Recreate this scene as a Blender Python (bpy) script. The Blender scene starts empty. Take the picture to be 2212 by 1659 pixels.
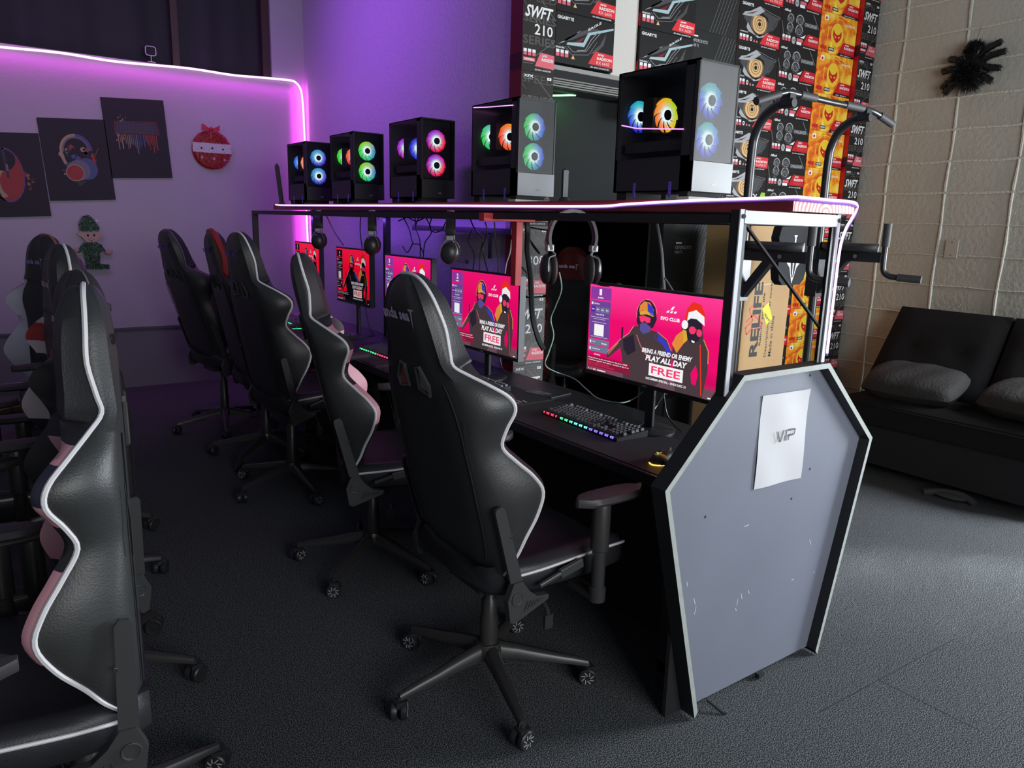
import bpy, math, random
from mathutils import Vector, Matrix
random.seed(7)
C = bpy.context.scene.collection
SC = bpy.context.scene
R = math.radians
PI = math.pi

# ------------------------------------------------------------------ camera
# x runs to the right along the box wall, y runs away along the desk row, z up; camera 1.5 m above the carpet
CX, CY = 1106.0, 829.5
UV, VV = (-70.0, 450.0), (3408.0, 548.0)            # vanishing points of the two room directions
_u = (UV[0]-CX, UV[1]-CY); _v = (VV[0]-CX, VV[1]-CY)
F = math.sqrt(-(_u[0]*_v[0]+_u[1]*_v[1]))
AY = Vector((_u[0], _u[1], F)).normalized()
AX = Vector((_v[0], _v[1], F)).normalized()
AZ = AX.cross(AY)
M3 = Matrix((AX, AY, AZ))
CAMH = 1.5
def ray(px, py): return M3 @ Vector((px-CX, py-CY, F))
def atx(px, py, x):
    r = ray(px, py); t = x/r.x; return Vector((x, t*r.y, CAMH+t*r.z))
def aty(px, py, y):
    r = ray(px, py); t = y/r.y; return Vector((t*r.x, y, CAMH+t*r.z))
def atz(px, py, z):
    r = ray(px, py); t = (z-CAMH)/r.z; return Vector((t*r.x, t*r.y, z))
cd = bpy.data.cameras.new('camera'); cam = bpy.data.objects.new('camera', cd); C.objects.link(cam)
cd.sensor_width = 36; cd.lens = F/2212*36; cd.clip_start = .05
cr, cu, cb = M3.col[0], -M3.col[1], -M3.col[2]
cam.matrix_world = Matrix(((cr.x, cu.x, cb.x, 0), (cr.y, cu.y, cb.y, 0), (cr.z, cu.z, cb.z, CAMH), (0, 0, 0, 1)))
SC.camera = cam

# ------------------------------------------------------------------ light
SC.view_settings.view_transform = 'Standard'; SC.view_settings.look = 'None'
SC.view_settings.gamma = 1; SC.view_settings.use_curve_mapping = False
SC.view_settings.exposure = 0.0
w = bpy.data.worlds.new('world'); SC.world = w; w.use_nodes = True
w.node_tree.nodes['Background'].inputs[0].default_value = (.62, .72, 1.0, 1)
w.node_tree.nodes['Background'].inputs[1].default_value = .095
SC.cycles.max_bounces = 5; SC.cycles.diffuse_bounces = 2; SC.cycles.glossy_bounces = 2
SC.cycles.transparent_max_bounces = 8; SC.cycles.sample_clamp_indirect = 3
SC.cycles.caustics_reflective = False; SC.cycles.caustics_refractive = False
def area(name, loc, target, sx, sy, power, col, spread=180):
    l = bpy.data.lights.new(name, 'AREA'); l.shape = 'RECTANGLE'; l.size = sx; l.size_y = sy
    l.energy = power; l.color = col; l.spread = R(spread)
    o = bpy.data.objects.new(name, l); C.objects.link(o); o.location = loc
    d = Vector(target)-Vector(loc); o.rotation_euler = d.to_track_quat('-Z', 'Y').to_euler()
    return o
# daylight through the shop window behind the camera and the glazed door in the right-hand wall
area('window_daylight', (1.4, -2.9, 2.0), (3.7, 3.1, 1.9), 3.4, 1.3, 95, (.95, .98, 1.0), 130)
area('door_daylight', (5.25, .2, 1.15), (2.6, .9, .4), 1.1, 2.0, 270, (.86, .93, 1.0))
area('door_gap_daylight', (5.15, .16, 1.0), (3.45, 1.43, 0), .05, .7, 1.8, (.9, .96, 1.0), 14)
area('door_gap_daylight', (5.15, .10, 1.0), (3.3, 1.12, 0), .05, .7, .7, (.9, .96, 1.0), 12)
# the strips' own light, an unseen violet ceiling light and an added lilac fill
area('strip_light_window', (.9, 7.08, 2.66), (.9, 7.2, 2.3), 3.6, .03, 2.4, (1, .05, 1))
area('strip_light_corner', (2.61, 7.06, 1.9), (2.72, 7.2, 1.9), .03, 1.5, 7, (1, .03, .95))
area('lilac_wall_fill', (.2, 4.6, 3.8), (.7, 7.15, 2.1), 2.6, .2, 6, (.75, .28, 1), 100)  # added unseen fill that tints the far wall lilac
area('violet_ceiling_light', (.7, 5.2, 3.7), (2.6, 5.2, 2.5), 2.4, .2, 18, (.42, .09, 1), 95)
area('strip_light_under', (2.15, 4.7, 1.5), (2.5, 4.7, 1.1), 3.0, .03, 3.5, (.30, .10, 1))

# ------------------------------------------------------------------ materials
MATS = {}
def mat(name, col, rough=.6, metal=0., emit=0., spec=.5, bump=None, noise=None, coat=0.):
    """bump = (scale, strength), noise = (scale, amount) of mottling in the base colour"""
    if name in MATS: return MATS[name]
    m = bpy.data.materials.new(name); m.use_nodes = True; n = m.node_tree.nodes; L = m.node_tree.links
    b = n['Principled BSDF']; c = (col[0], col[1], col[2], 1)
    b.inputs['Base Color'].default_value = c; b.inputs['Roughness'].default_value = rough
    b.inputs['Metallic'].default_value = metal; b.inputs['Specular IOR Level'].default_value = spec
    b.inputs['Coat Weight'].default_value = coat
    if emit:
        b.inputs['Emission Color'].default_value = c; b.inputs['Emission Strength'].default_value = emit
        b.inputs['Base Color'].default_value = (.02, .02, .02, 1)
    if bump or noise:
        tc = n.new('ShaderNodeTexCoord')
    if noise:
        t = n.new('ShaderNodeTexNoise'); t.inputs['Scale'].default_value = noise[0]; t.inputs['Detail'].default_value = 5
        mx = n.new('ShaderNodeMix'); mx.data_type = 'RGBA'; mx.blend_type = 'MIX'
        mx.inputs[6].default_value = tuple(x*(1-noise[1]) for x in col)+(1,)
        mx.inputs[7].default_value = tuple(min(1, x*(1+noise[1])) for x in col)+(1,)
        L.new(tc.outputs['Object'], t.inputs['Vector']); L.new(t.outputs['Fac'], mx.inputs[0]); L.new(mx.outputs[2], b.inputs['Base Color'])
    if bump:
        t = n.new('ShaderNodeTexNoise'); t.inputs['Scale'].default_value = bump[0]; t.inputs['Detail'].default_value = 4
        bp = n.new('ShaderNodeBump'); bp.inputs['Strength'].default_value = bump[1]; bp.inputs['Distance'].default_value = .01
        L.new(tc.outputs['Object'], t.inputs['Vector']); L.new(t.outputs['Fac'], bp.inputs['Height']); L.new(bp.outputs[0], b.inputs['Normal'])
    MATS[name] = m; return m
def glow(name, col, s=1.0):
    if name in MATS: return MATS[name]
    m = bpy.data.materials.new(name); m.use_nodes = True; n = m.node_tree.nodes; n.clear()
    e = n.new('ShaderNodeEmission'); e.inputs[0].default_value = (col[0], col[1], col[2], 1); e.inputs[1].default_value = s
    o = n.new('ShaderNodeOutputMaterial'); m.node_tree.links.new(e.outputs[0], o.inputs[0]); MATS[name] = m; return m
def srgb(r, g, b):
    f = lambda c: (c/255/12.92) if c/255 <= .04045 else ((c/255+.055)/1.055)**2.4
    return (f(r), f(g), f(b))
def pane(name, tint, alpha, rough=.08):
    if name in MATS: return MATS[name]
    m = bpy.data.materials.new(name); m.use_nodes = True; n = m.node_tree.nodes; L = m.node_tree.links; n.clear()
    t = n.new('ShaderNodeBsdfTransparent'); t.inputs[0].default_value = (.9, .9, .9, 1)
    g = n.new('ShaderNodeBsdfPrincipled'); g.inputs['Base Color'].default_value = tint+(1,); g.inputs['Roughness'].default_value = rough
    x = n.new('ShaderNodeMixShader'); x.inputs[0].default_value = alpha
    o = n.new('ShaderNodeOutputMaterial'); L.new(t.outputs[0], x.inputs[1]); L.new(g.outputs[0], x.inputs[2]); L.new(x.outputs[0], o.inputs[0])
    MATS[name] = m; return m

black = mat('black_plastic', (.022, .023, .026), .42)
matt = mat('matt_black', (.012, .012, .014), .8)
blackm = mat('black_powder_coat', (.016, .017, .02), .45, spec=.4)
white = mat('white_paint', (.82, .84, .86), .5)
wink = mat('white_ink', (.85, .85, .85), .6)
gink = mat('grey_ink', (.33, .33, .33), .6)
dink = mat('dim_ink', (.075, .065, .06), .6)
rink = mat('red_ink', (.72, .02, .03), .5)
pink_ink = mat('rose_ink', (.75, .12, .16), .5)

# ------------------------------------------------------------------ mesh builder
class MB:
    def __init__(s): s.v = []; s.f = []; s.m = []; s.ms = []
    def mi(s, m):
        if m not in s.ms: s.ms.append(m)
        return s.ms.index(m)
    def add(s, vs, fs, m):
        o = len(s.v); s.v += [tuple(v) for v in vs]; k = s.mi(m)
        for f in fs: s.f.append(tuple(i+o for i in f)); s.m.append(k)
        return s
    def box(s, x0, y0, z0, x1, y1, z1, m):
        x0, x1 = min(x0, x1), max(x0, x1); y0, y1 = min(y0, y1), max(y0, y1); z0, z1 = min(z0, z1), max(z0, z1)
        v = [(x0,y0,z0),(x1,y0,z0),(x1,y1,z0),(x0,y1,z0),(x0,y0,z1),(x1,y0,z1),(x1,y1,z1),(x0,y1,z1)]
        return s.add(v, [(0,3,2,1),(4,5,6,7),(0,1,5,4),(1,2,6,5),(2,3,7,6),(3,0,4,7)], m)
    def bar(s, a, b, wd, hg, m, up=(0, 0, 1)):
        a = Vector(a); b = Vector(b); d = (b-a).normalized(); u = Vector(up)
        if abs(d.dot(u)) > .98: u = Vector((1, 0, 0))
        sd = d.cross(u).normalized(); u = sd.cross(d)
        c = [sd*(i*wd/2)+u*(j*hg/2) for i, j in ((-1,-1),(1,-1),(1,1),(-1,1))]
        return s.add([a+q for q in c]+[b+q for q in c], [(0,1,2,3),(7,6,5,4),(0,4,5,1),(1,5,6,2),(2,6,7,3),(3,7,4,0)], m)
    def prism(s, pts, d, m, m2=None):
        """pts: 3D polygon, extruded by vector d"""
        n = len(pts); p = [Vector(q) for q in pts]; d = Vector(d)
        s.add(p+[q+d for q in p], [tuple(range(n)), tuple(range(2*n-1, n-1, -1))], m)
        s.add(p+[q+d for q in p], [(i, i+n, (i+1) % n+n, (i+1) % n) for i in range(n)], m2 or m)
        return s
    def tube(s, pts, r, m, n=8, cap=True, rs=None, closed=False):
        P = [Vector(p) for p in pts]; k = len(P); vs = []; prev = None
        for i, p in enumerate(P):
            if closed: d = P[(i+1) % k]-P[i-1]
            else: d = P[min(i+1, k-1)]-P[max(i-1, 0)]
            if d.length < 1e-9: d = Vector((0, 0, 1))
            d.normalize()
            if prev is None:
                a = Vector((0, 0, 1)) if abs(d.z) < .9 else Vector((1, 0, 0)); u = d.cross(a).normalized()
            else:
                u = (prev-d*prev.dot(d))
                u = u.normalized() if u.length > 1e-6 else d.orthogonal().normalized()
            prev = u; w_ = d.cross(u); rr = rs[i] if rs else r
            vs += [p+(u*math.cos(2*PI*j/n)+w_*math.sin(2*PI*j/n))*rr for j in range(n)]
        fs = [(i*n+j, i*n+(j+1) % n, (i+1)*n+(j+1) % n, (i+1)*n+j) for i in range(k-1) for j in range(n)]
        if closed: fs += [((k-1)*n+j, (k-1)*n+(j+1) % n, (j+1) % n, j) for j in range(n)]
        elif cap: fs += [tuple(range(n-1, -1, -1)), tuple(range((k-1)*n, k*n))]
        return s.add(vs, fs, m)
    def lathe(s, prof, c, m, axis='z', n=24):
        c = Vector(c); vs = []
        for r, h in prof:
            for j in range(n):
                a = 2*PI*j/n; x, y = r*math.cos(a), r*math.sin(a)
                vs.append(c+Vector({'z': (x, y, h), 'x': (h, x, y), 'y': (x, h, y)}[axis]))
        k = len(prof)
        fs = [(i*n+j, i*n+(j+1) % n, (i+1)*n+(j+1) % n, (i+1)*n+j) for i in range(k-1) for j in range(n)]
        fs += [tuple(range(n-1, -1, -1)), tuple(range((k-1)*n, k*n))]
        return s.add(vs, fs, m)
    def rings(s, rings, m, cap=True, closed=True):
        n = len(rings[0]); k = len(rings); vs = [v for r in rings for v in r]
        rg = n if closed else n-1
        ms = m if callable(m) else (lambda i, j: m)
        o = len(s.v); s.v += [tuple(v) for v in vs]
        for i in range(k-1):
            for j in range(rg):
                s.f.append((o+i*n+j, o+i*n+(j+1) % n, o+(i+1)*n+(j+1) % n, o+(i+1)*n+j)); s.m.append(s.mi(ms(i, j)))
        if cap:
            s.f.append(tuple(o+q for q in range(n-1, -1, -1))); s.m.append(s.mi(ms(0, 0)))
            s.f.append(tuple(o+q for q in range((k-1)*n, k*n))); s.m.append(s.mi(ms(k-2, 0)))
        return s
    def ball(s, c, rx, ry, rz, m, n=16, k=10):
        c = Vector(c); rr = []
        for i in range(k+1):
            t = -PI/2+PI*i/k; q = max(math.cos(t), .02)
            rr.append([c+Vector((rx*q*math.cos(2*PI*j/n), ry*q*math.sin(2*PI*j/n), rz*math.sin(t))) for j in range(n)])
        return s.rings(rr, m)
    def xf(s, mtx, a=0):
        s.v[a:] = [tuple(mtx @ Vector(v)) for v in s.v[a:]]; return s
    def build(s, name, parent=None, smooth=False, bevel=0, loc=None, angle=40, seg=2):
        me = bpy.data.meshes.new(name); me.from_pydata(s.v, [], s.f)
        for m in s.ms: me.materials.append(m)
        me.polygons.foreach_set('material_index', s.m)
        if smooth:
            me.shade_smooth(); me.set_sharp_from_angle(angle=R(angle))
        me.update()
        o = bpy.data.objects.new(name, me); C.objects.link(o)
        if loc is not None: o.location = loc
        if parent: o.parent = parent
        if bevel:
            b = o.modifiers.new('bevel', 'BEVEL'); b.width = bevel; b.segments = seg; b.limit_method = 'ANGLE'; b.angle_limit = R(50)
        return o
def tag(o, label=None, cat=None, group=None, kind=None):
    if label: o['label'] = label
    if cat: o['category'] = cat
    if group: o['group'] = group
    if kind: o['kind'] = kind
    return o
def empty(name, loc, label, cat, group=None, rz=0):
    o = bpy.data.objects.new(name, None); C.objects.link(o); o.location = loc; o.rotation_euler = (0, 0, rz)
    o.empty_display_size = .05
    return tag(o, label, cat, group)
def smoothpts(P, k=6, closed=False):
    P = [Vector(p) for p in P]; out = []; n = len(P)
    for i in range(n if closed else n-1):
        a, b, c, d = (P[(i-1) % n], P[i], P[(i+1) % n], P[(i+2) % n]) if closed else (P[max(i-1, 0)], P[i], P[i+1], P[min(i+2, n-1)])
        for q in range(k):
            t = q/k
            out.append(.5*((2*b)+(c-a)*t+(2*a-5*b+4*c-d)*t*t+(3*b-a-3*c+d)*t**3))
    if not closed: out.append(P[-1])
    return out

# ------------------------------------------------------------------ lettering and flat print
TXT = {}
def text_mesh(s, shear=0, bold=0, space=1):
    k = (s, shear, bold, space)
    if k not in TXT:
        cu_ = bpy.data.curves.new('lettering', 'FONT'); cu_.body = s; cu_.shear = shear; cu_.offset = bold
        cu_.space_character = space; cu_.resolution_u = 2; cu_.fill_mode = 'FRONT'; cu_.dimensions = '2D'
        ob = bpy.data.objects.new('lettering', cu_); me = ob.to_mesh()
        vs = [(v.co.x, v.co.y) for v in me.vertices]; fs = [tuple(p.vertices) for p in me.polygons]
        ob.to_mesh_clear(); bpy.data.objects.remove(ob); bpy.data.curves.remove(cu_)
        if not vs: vs, fs = [(0, 0), (1, 0), (1, 1)], [(0, 1, 2)]
        xs = [v[0] for v in vs]; ys = [v[1] for v in vs]
        TXT[k] = (vs, fs, min(xs), max(xs), min(ys), max(ys))
    return TXT[k]
class Decal:
    """print on a plane: o origin, U right, V up, N out of the surface"""
    def __init__(s, mb, o, U, V, su=1., sv=1., step=.0003):
        s.mb = mb; s.o = Vector(o); s.U = Vector(U).normalized()*su; s.V = Vector(V).normalized()*sv
        s.N = s.U.cross(s.V).normalized(); s.step = step
    def p(s, x, y, k=1): return s.o+s.U*x+s.V*y+s.N*(s.step*k)
    def poly(s, pts, m, k=1): s.mb.add([s.p(x, y, k) for x, y in pts], [tuple(range(len(pts)))], m)
    def rect(s, x0, y0, x1, y1, m, k=1): s.poly([(x0, y0), (x1, y0), (x1, y1), (x0, y1)], m, k)
    def line(s, x0, y0, x1, y1, t, m, k=2):
        a = s.U*(x1-x0)+s.V*(y1-y0); n = s.N.cross(a).normalized()*t/2
        A = s.p(x0, y0, k); B = s.p(x1, y1, k); s.mb.add([A-n, B-n, B+n, A+n], [(0, 1, 2, 3)], m)
    def path(s, pts, t, m, k=2):
        for a, b in zip(pts, pts[1:]): s.line(a[0], a[1], b[0], b[1], t, m, k)
    def ell(s, x, y, rx, ry, m, k=1, n=20, a0=0, a1=2*PI): s.poly([(x+rx*math.cos(a0+(a1-a0)*i/n), y+ry*math.sin(a0+(a1-a0)*i/n)) for i in range(n)], m, k)
    def ring(s, x, y, rx, ry, t, m, k=2, n=20, a0=0, a1=2*PI):
        vs = []; 
        for i in range(n+1):
            a = a0+(a1-a0)*i/n
            vs += [s.p(x+rx*math.cos(a), y+ry*math.sin(a), k), s.p(x+rx*(1-t)*math.cos(a), y+ry*(1-t)*math.sin(a), k)]
        s.mb.add(vs, [(2*i, 2*i+2, 2*i+3, 2*i+1) for i in range(n)], m)
    def text(s, t, x, y, w, h, m, k=3, shear=0, bold=.02, space=1, slope=0, rot=0):
        vs, fs, x0, x1, y0, y1 = text_mesh(t, shear, bold, space); out = []
        for a, b in vs:
            p = (a-x0)/max(x1-x0, 1e-6)*w; q = (b-y0)/max(y1-y0, 1e-6)*h
            if rot: p, q = -q, p
            out.append(s.p(x+p, y+q+slope*p, k))
        s.mb.add(out, fs, m)

# ================================================================== THE ROOM
def struct(o): o['kind'] = 'structure'; return o
YA = 7.15                                             # wall with the high window
carpet = mat('charcoal_carpet', (.075, .082, .092), .95, spec=.15, noise=(300, .9), bump=(300, .6))
_n = carpet.node_tree.nodes; _mx = [q for q in _n if q.bl_idname == 'ShaderNodeMix'][0]; _tx = _mx.inputs[0].links[0].from_node
_rp = _n.new('ShaderNodeValToRGB'); _rp.color_ramp.elements[0].position = .46; _rp.color_ramp.elements[0].color = (.012, .014, .017, 1); _rp.color_ramp.elements[1].position = .62; _rp.color_ramp.elements[1].color = (.26, .275, .285, 1)
carpet.node_tree.links.new(_tx.outputs['Fac'], _rp.inputs[0]); carpet.node_tree.links.new(_rp.outputs[0], _n['Principled BSDF'].inputs['Base Color'])
paint = mat('lilac_grey_paint', (.46, .42, .49), .7, bump=(70, .25))
dado = mat('lower_wall_paint', (.19, .18, .20), .7, bump=(70, .2))
purple_wall = mat('textured_white_paint', (.52, .50, .56), .55, bump=(45, .55))
cream = mat('cream_paint', (.66, .63, .58), .7, bump=(60, .25))
mb = MB(); mb.box(-4, -3.2, -.05, 5.5, 7.3, 0, carpet); struct(mb.build('floor'))
mb = MB()
for a, b in (((2.393, 1.115), (2.402, .794)), ((2.05, 1.13), (2.9, 1.10))):
    mb.bar((a[0], a[1], .0003), (b[0], b[1], .0003), .003, .0006, matt)
struct(mb.build('trim_1'))                            # carpet tile seams
# far wall with the curtained window above
mb = MB(); mb.box(-4, YA, 0, 3.0, YA+.14, .52, dado); mb.box(-4, YA, .52, 3.0, YA+.14, 2.72, paint)
mb.box(2.37, YA, 2.72, 3.0, YA+.14, 4.2, paint); struct(mb.build('wall_back'))
mb = MB(); mb.box(-4, YA-.018, .505, 2.62, YA, .53, mat('grey_rail', (.10, .10, .12), .6)); struct(mb.build('trim_2', bevel=.004))
mb = MB()
cur = mat('dark_curtain_cloth', (.035, .036, .044), .85, bump=(90, .4))
top = []; bot = []
for i in range(361):
    x = -4+6.36*i/360; y = YA+.20+.035*math.sin(x*9.5)+.012*math.sin(x*23)
    bot.append((x, y, 2.66)); top.append((x, y+.01, 4.2))
mb.rings([bot, top], cur, cap=False, closed=False)
struct(mb.build('window_1', smooth=True))
wood = mat('dark_brown_wood', (.05, .025, .02), .5)
mb = MB(); mb.box(2.30, YA+.03, 2.72, 2.37, YA+.1, 4.2, wood); mb.box(1.545, YA+.05, 2.72, 1.60, YA+.1, 4.2, wood)
mb.box(-4, YA+.03, 2.715, 2.30, YA+.14, 2.73, wood); struct(mb.build('trim_3'))
# wall behind the computers (slightly out of square)
mb = MB(); mb.prism([(2.67, YA, 0), (2.285, 3.215, 0), (2.285, 3.215, 4.2), (2.67, YA, 4.2)], (.10, 0, 0), purple_wall); struct(mb.build('wall_left'))
# box wall carrier with the doorway
YD = 3.235
mb = MB(); mb.box(2.31, YD, 0, 2.46, YD+.12, 4.2, cream); mb.box(2.46, YD, 2.28, 3.42, YD+.12, 4.2, cream); mb.box(3.42, YD, 0, 5.32, YD+.12, 4.2, cream)
mb.box(2.852, 3.15, 2.285, 3.03, YD, 4.2, cream)
struct(mb.build('wall_front'))
rail = mat('brushed_rail', (.22, .22, .20), .35, metal=.6)
mb = MB(); mb.box(2.456, 3.135, 2.262, 3.44, YD+.1, 2.283, mat('pale_header', (.30, .29, .27), .5))
mb.box(2.456, 3.15, 2.225, 3.44, YD+.1, 2.262, matt)
for k in range(4): mb.box(2.456, 3.145-.004*(k % 2), 2.185+.011*k, 3.44, YD+.1, 2.192+.011*k, rail)
mb.box(2.456, 3.16, 2.18, 3.44, YD+.1, 2.23, matt)
struct(mb.build('trim_4'))
mb = MB(); mb.box(3.335, 3.15, 0, 3.435, YD+.02, 2.18, matt); mb.box(2.458, 3.2, 0, 2.475, YD+.1, 2.18, matt); struct(mb.build('door_1'))
# dark room behind the doorway
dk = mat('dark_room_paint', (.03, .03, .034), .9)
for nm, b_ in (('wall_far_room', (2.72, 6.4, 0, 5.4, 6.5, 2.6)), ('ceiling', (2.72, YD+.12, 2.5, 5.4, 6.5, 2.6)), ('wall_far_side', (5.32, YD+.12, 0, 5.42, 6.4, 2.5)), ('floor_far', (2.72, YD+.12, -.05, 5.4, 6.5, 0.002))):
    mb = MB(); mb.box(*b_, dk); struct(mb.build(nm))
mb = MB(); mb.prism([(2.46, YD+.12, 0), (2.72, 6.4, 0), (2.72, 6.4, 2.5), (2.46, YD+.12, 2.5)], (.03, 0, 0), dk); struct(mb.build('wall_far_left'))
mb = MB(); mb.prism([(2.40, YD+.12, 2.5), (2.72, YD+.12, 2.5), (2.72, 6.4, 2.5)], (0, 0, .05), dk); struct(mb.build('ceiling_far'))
mb = MB(); mb.box(2.48, 3.30, 1.54, 3.33, 3.315, 2.2, mat('black_blind', (.014, .016, .017), .85, bump=(300, .3)))
mb.box(2.48, 3.29, 1.525, 3.33, 3.325, 1.55, matt)
o = mb.build('roller_blind'); tag(o, 'black roller blind drawn half down in the dark doorway behind the computer shelf', 'blind')
mb = MB(); gl = glow('green_led', (.35, 1, .45), 5)
for i in range(17):
    t = i/16; mb.box(2.48+.22*t-.003, 3.25, 2.15+.028*t-.003, 2.48+.22*t+.003, 3.256, 2.15+.028*t+.005, gl)
tag(mb.build('green_led_strip'), 'row of green light points under the door header beside the grey box stack', 'light strip')
area('green_strip_light', (2.58, 3.262, 2.15), (2.62, 3.32, 1.9), .3, .02, .35, (.1, 1, .12))

# ---- cinder block wall on the right: courses of 8 in, blocks of 16 in
XC = 5.32
blk = mat('painted_block', (.47, .46, .395), .75, bump=(34, .5), noise=(6, .06))
mb = MB(); mb.box(XC+.004, -3.2, 0, XC+.2, 3.4, 4.2, blk)
struct(mb.build('wall_right'))
mb = MB(); jm = mat('painted_mortar', (.60, .585, .50), .7, bump=(60, .8))
zc = [1.5+(q-1.514)*5.32 for q in (1.781, 1.743, 1.7045, 1.666, 1.628, 1.59, 1.552, 1.514, 1.4755, 1.438)]
zz = 1.5+.014*5.32
for k in range(-8, 14):
    z = zz+.2032*k
    P = [(XC+.001, -3.2+.11*i, z+.003*math.sin(i*1.7+k)) for i in range(60)]
    P = [p for p in P if p[1] < 3.2]
    mb.tube(P, .0095 if k > 0 else .005, jm, n=6)
for i in range(-2, 15):
    y = 2.926-.4095*i
    if y < -3.1: continue
    P = [(XC+.001, y+.004*math.sin(q*1.3+i), .03+.12*q) for q in range(35)]
    mb.tube(P, .009, jm, n=6, rs=[.009+.002*math.sin(q*2.1+i) for q in range(35)])
for q in range(220):
    y = random.uniform(.8, 3.1); z = random.uniform(.9, 3.2); r = random.uniform(.002, .005)
    mb.ball((XC+.003, y, z), .003, r, r, jm, n=6, k=4)
struct(mb.build('trim_5', smooth=True))
# wall with the shop window behind the camera, and the glazed door opening at the right (both outside the frame)
mb = MB(); mb.box(-4, -3.2, 0, 5.4, -3.1, .9, cream); mb.box(-4, -3.2, 2.9, 5.4, -3.1, 4.2, cream); mb.box(-4.1, -3.2, 0, -4, 7.3, 4.2, cream)
struct(mb.build('wall_rear'))
mb = MB(); mb.box(2.95, -.85, 0, 5.2, -.45, 1.66, mat('blocker_grey', (.15, .15, .16), .6)); mb.box(2.93, -.87, 1.66, 5.22, -.43, 1.69, black)  # added unseen block, shades the couch and lower block wall
tag(mb.build('shade_blocker', bevel=.005), 'added unseen grey shade cabinet between the couch and the shop window', 'blocker')

# ================================================================== GRAPHICS CARD BOXES
card = mat('dark_card', (.018, .017, .017), .45, spec=.2)
bcard = mat('brown_black_card', (.028, .025, .022), .5, noise=(9, .3), spec=.2)
gcard = mat('graphite_card', (.024, .025, .025), .5, spec=.2)
redside = mat('wine_red_card', (.16, .008, .015), .4)
bright_red = mat('bright_red_card', (.55, .008, .015), .4)
silver = mat('silver_ink', (.42, .42, .43), .4)
smoke_ink = mat('smoke_ink', (.055, .055, .06), .5)
ice = mat('ice_ink', (.38, .52, .54), .5)
yel = mat('yellow_ink', (.85, .55, .03), .5)
amber = mat('amber_ink', (.75, .47, .20), .5)
bronze = mat('bronze_ink', (.20, .10, .05), .5)
green_ink = mat('lime_ink', (.30, .60, .03), .5)
def fire_mat():
    m = bpy.data.materials.new('fire_print'); m.use_nodes = True; n = m.node_tree.nodes; L = m.node_tree.links
    b = n['Principled BSDF']; b.inputs['Roughness'].default_value = .4
    tc = n.new('ShaderNodeTexCoord'); t = n.new('ShaderNodeTexNoise'); t.inputs['Scale'].default_value = 11; t.inputs['Detail'].default_value = 6; t.inputs['Distortion'].default_value = .8
    r = n.new('ShaderNodeValToRGB'); e = r.color_ramp.elements; e[0].position = .34; e[0].color = (.55, .03, .01, 1); e[1].position = .70; e[1].color = (.95, .72, .10, 1)
    q = e.new(.47); q.color = (.80, .17, .015, 1); q = e.new(.57); q.color = (.88, .42, .02, 1)
    L.new(tc.outputs['Object'], t.inputs['Vector']); L.new(t.outputs['Fac'], r.inputs[0]); L.new(r.outputs[0], b.inputs['Base Color']); return m
fire = fire_mat()
def amd(D, x0, y0, x1, y1, sub, m=rink, k=3):
    w_ = x1-x0; h_ = y1-y0
    D.poly([(x0, y0+.06*h_), (x1, y0), (x1, y0+.93*h_), (x0+.30*w_, y1), (x0+.24*w_, y0+.93*h_)], m, k)
    D.text('AMD', x0+.36*w_, y0+.74*h_, .26*w_, .13*h_, wink, k+1, bold=.03)
    D.text('RADEON', x0+.34*w_, y0+.44*h_, .60*w_, .22*h_, wink, k+1, bold=.03)
    D.text(sub, x0+.33*w_, y0+.14*h_, .52*w_ if len(sub) < 8 else .6*w_, .22*h_, pink_ink if m is not rink else wink, k+1, bold=-.01)
def badges(D, x, y, s, n=3, k=3):
    for i in range(n):
        D.rect(x+i*s*1.35, y+.45*s, x+i*s*1.35+s, y+1.5*s, wink, k); D.rect(x+i*s*1.35, y, x+i*s*1.35+s, y+.8*s, pink_ink, k+1)
def xfx(D, w, h, word, num, sub):
    D.text('SPEED', .02*w, .86*h, 1.0*w, .10*h, dink, 1, bold=-.005)
    D.text('SERIES', .02*w, .60*h, 1.0*w, .10*h, dink, 1); D.text('SERIES', .02*w, .33*h, 1.0*w, .11*h, dink, 1)
    D.line(.45*w, .93*h, w, .68*h, .0014, gink, 2); D.line(.25*w, .70*h, .55*w, .55*h, .0012, gink, 2); D.line(w, .42*h, .42*w, .2*h, .0014, gink, 2); D.line(.02*w, .84*h, .16*w, .77*h, .001, gink, 2)
    D.text('XFX', .07*w, .925*h, .30*w, .035*h, wink, 3, bold=.03); D.line(.07*w, .905*h, .35*w, .905*h, .0016, gink, 3)
    D.rect(.80*w, .92*h, .93*w, .955*h, wink, 3); D.rect(.85*w, .93*h, .88*w, .945*h, bcard, 4)
    D.text(word, .06*w, .66*h, .86*w, .15*h, wink, 4, shear=.35, bold=.025)
    D.text(num, .36*w, .46*h, .56*w, .13*h, wink, 4, bold=.01)
    badges(D, .04*w, .19*h, .10*w); D.rect(.04*w, .12*h, .40*w, .165*h, pink_ink, 3); D.text('SERIES', .06*w, .13*h, .3*w, .025*h, wink, 4)
    D.line(.04*w, .095*h, .34*w, .095*h, .0012, gink, 3)
    amd(D, .40*w, .06*h, w, .25*h, sub, pink_ink)
    D.text('ZEN  RDNA  2 ARCHITECTURE', .40*w, .02*h, .5*w, .018*h, wink, 3)
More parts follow.
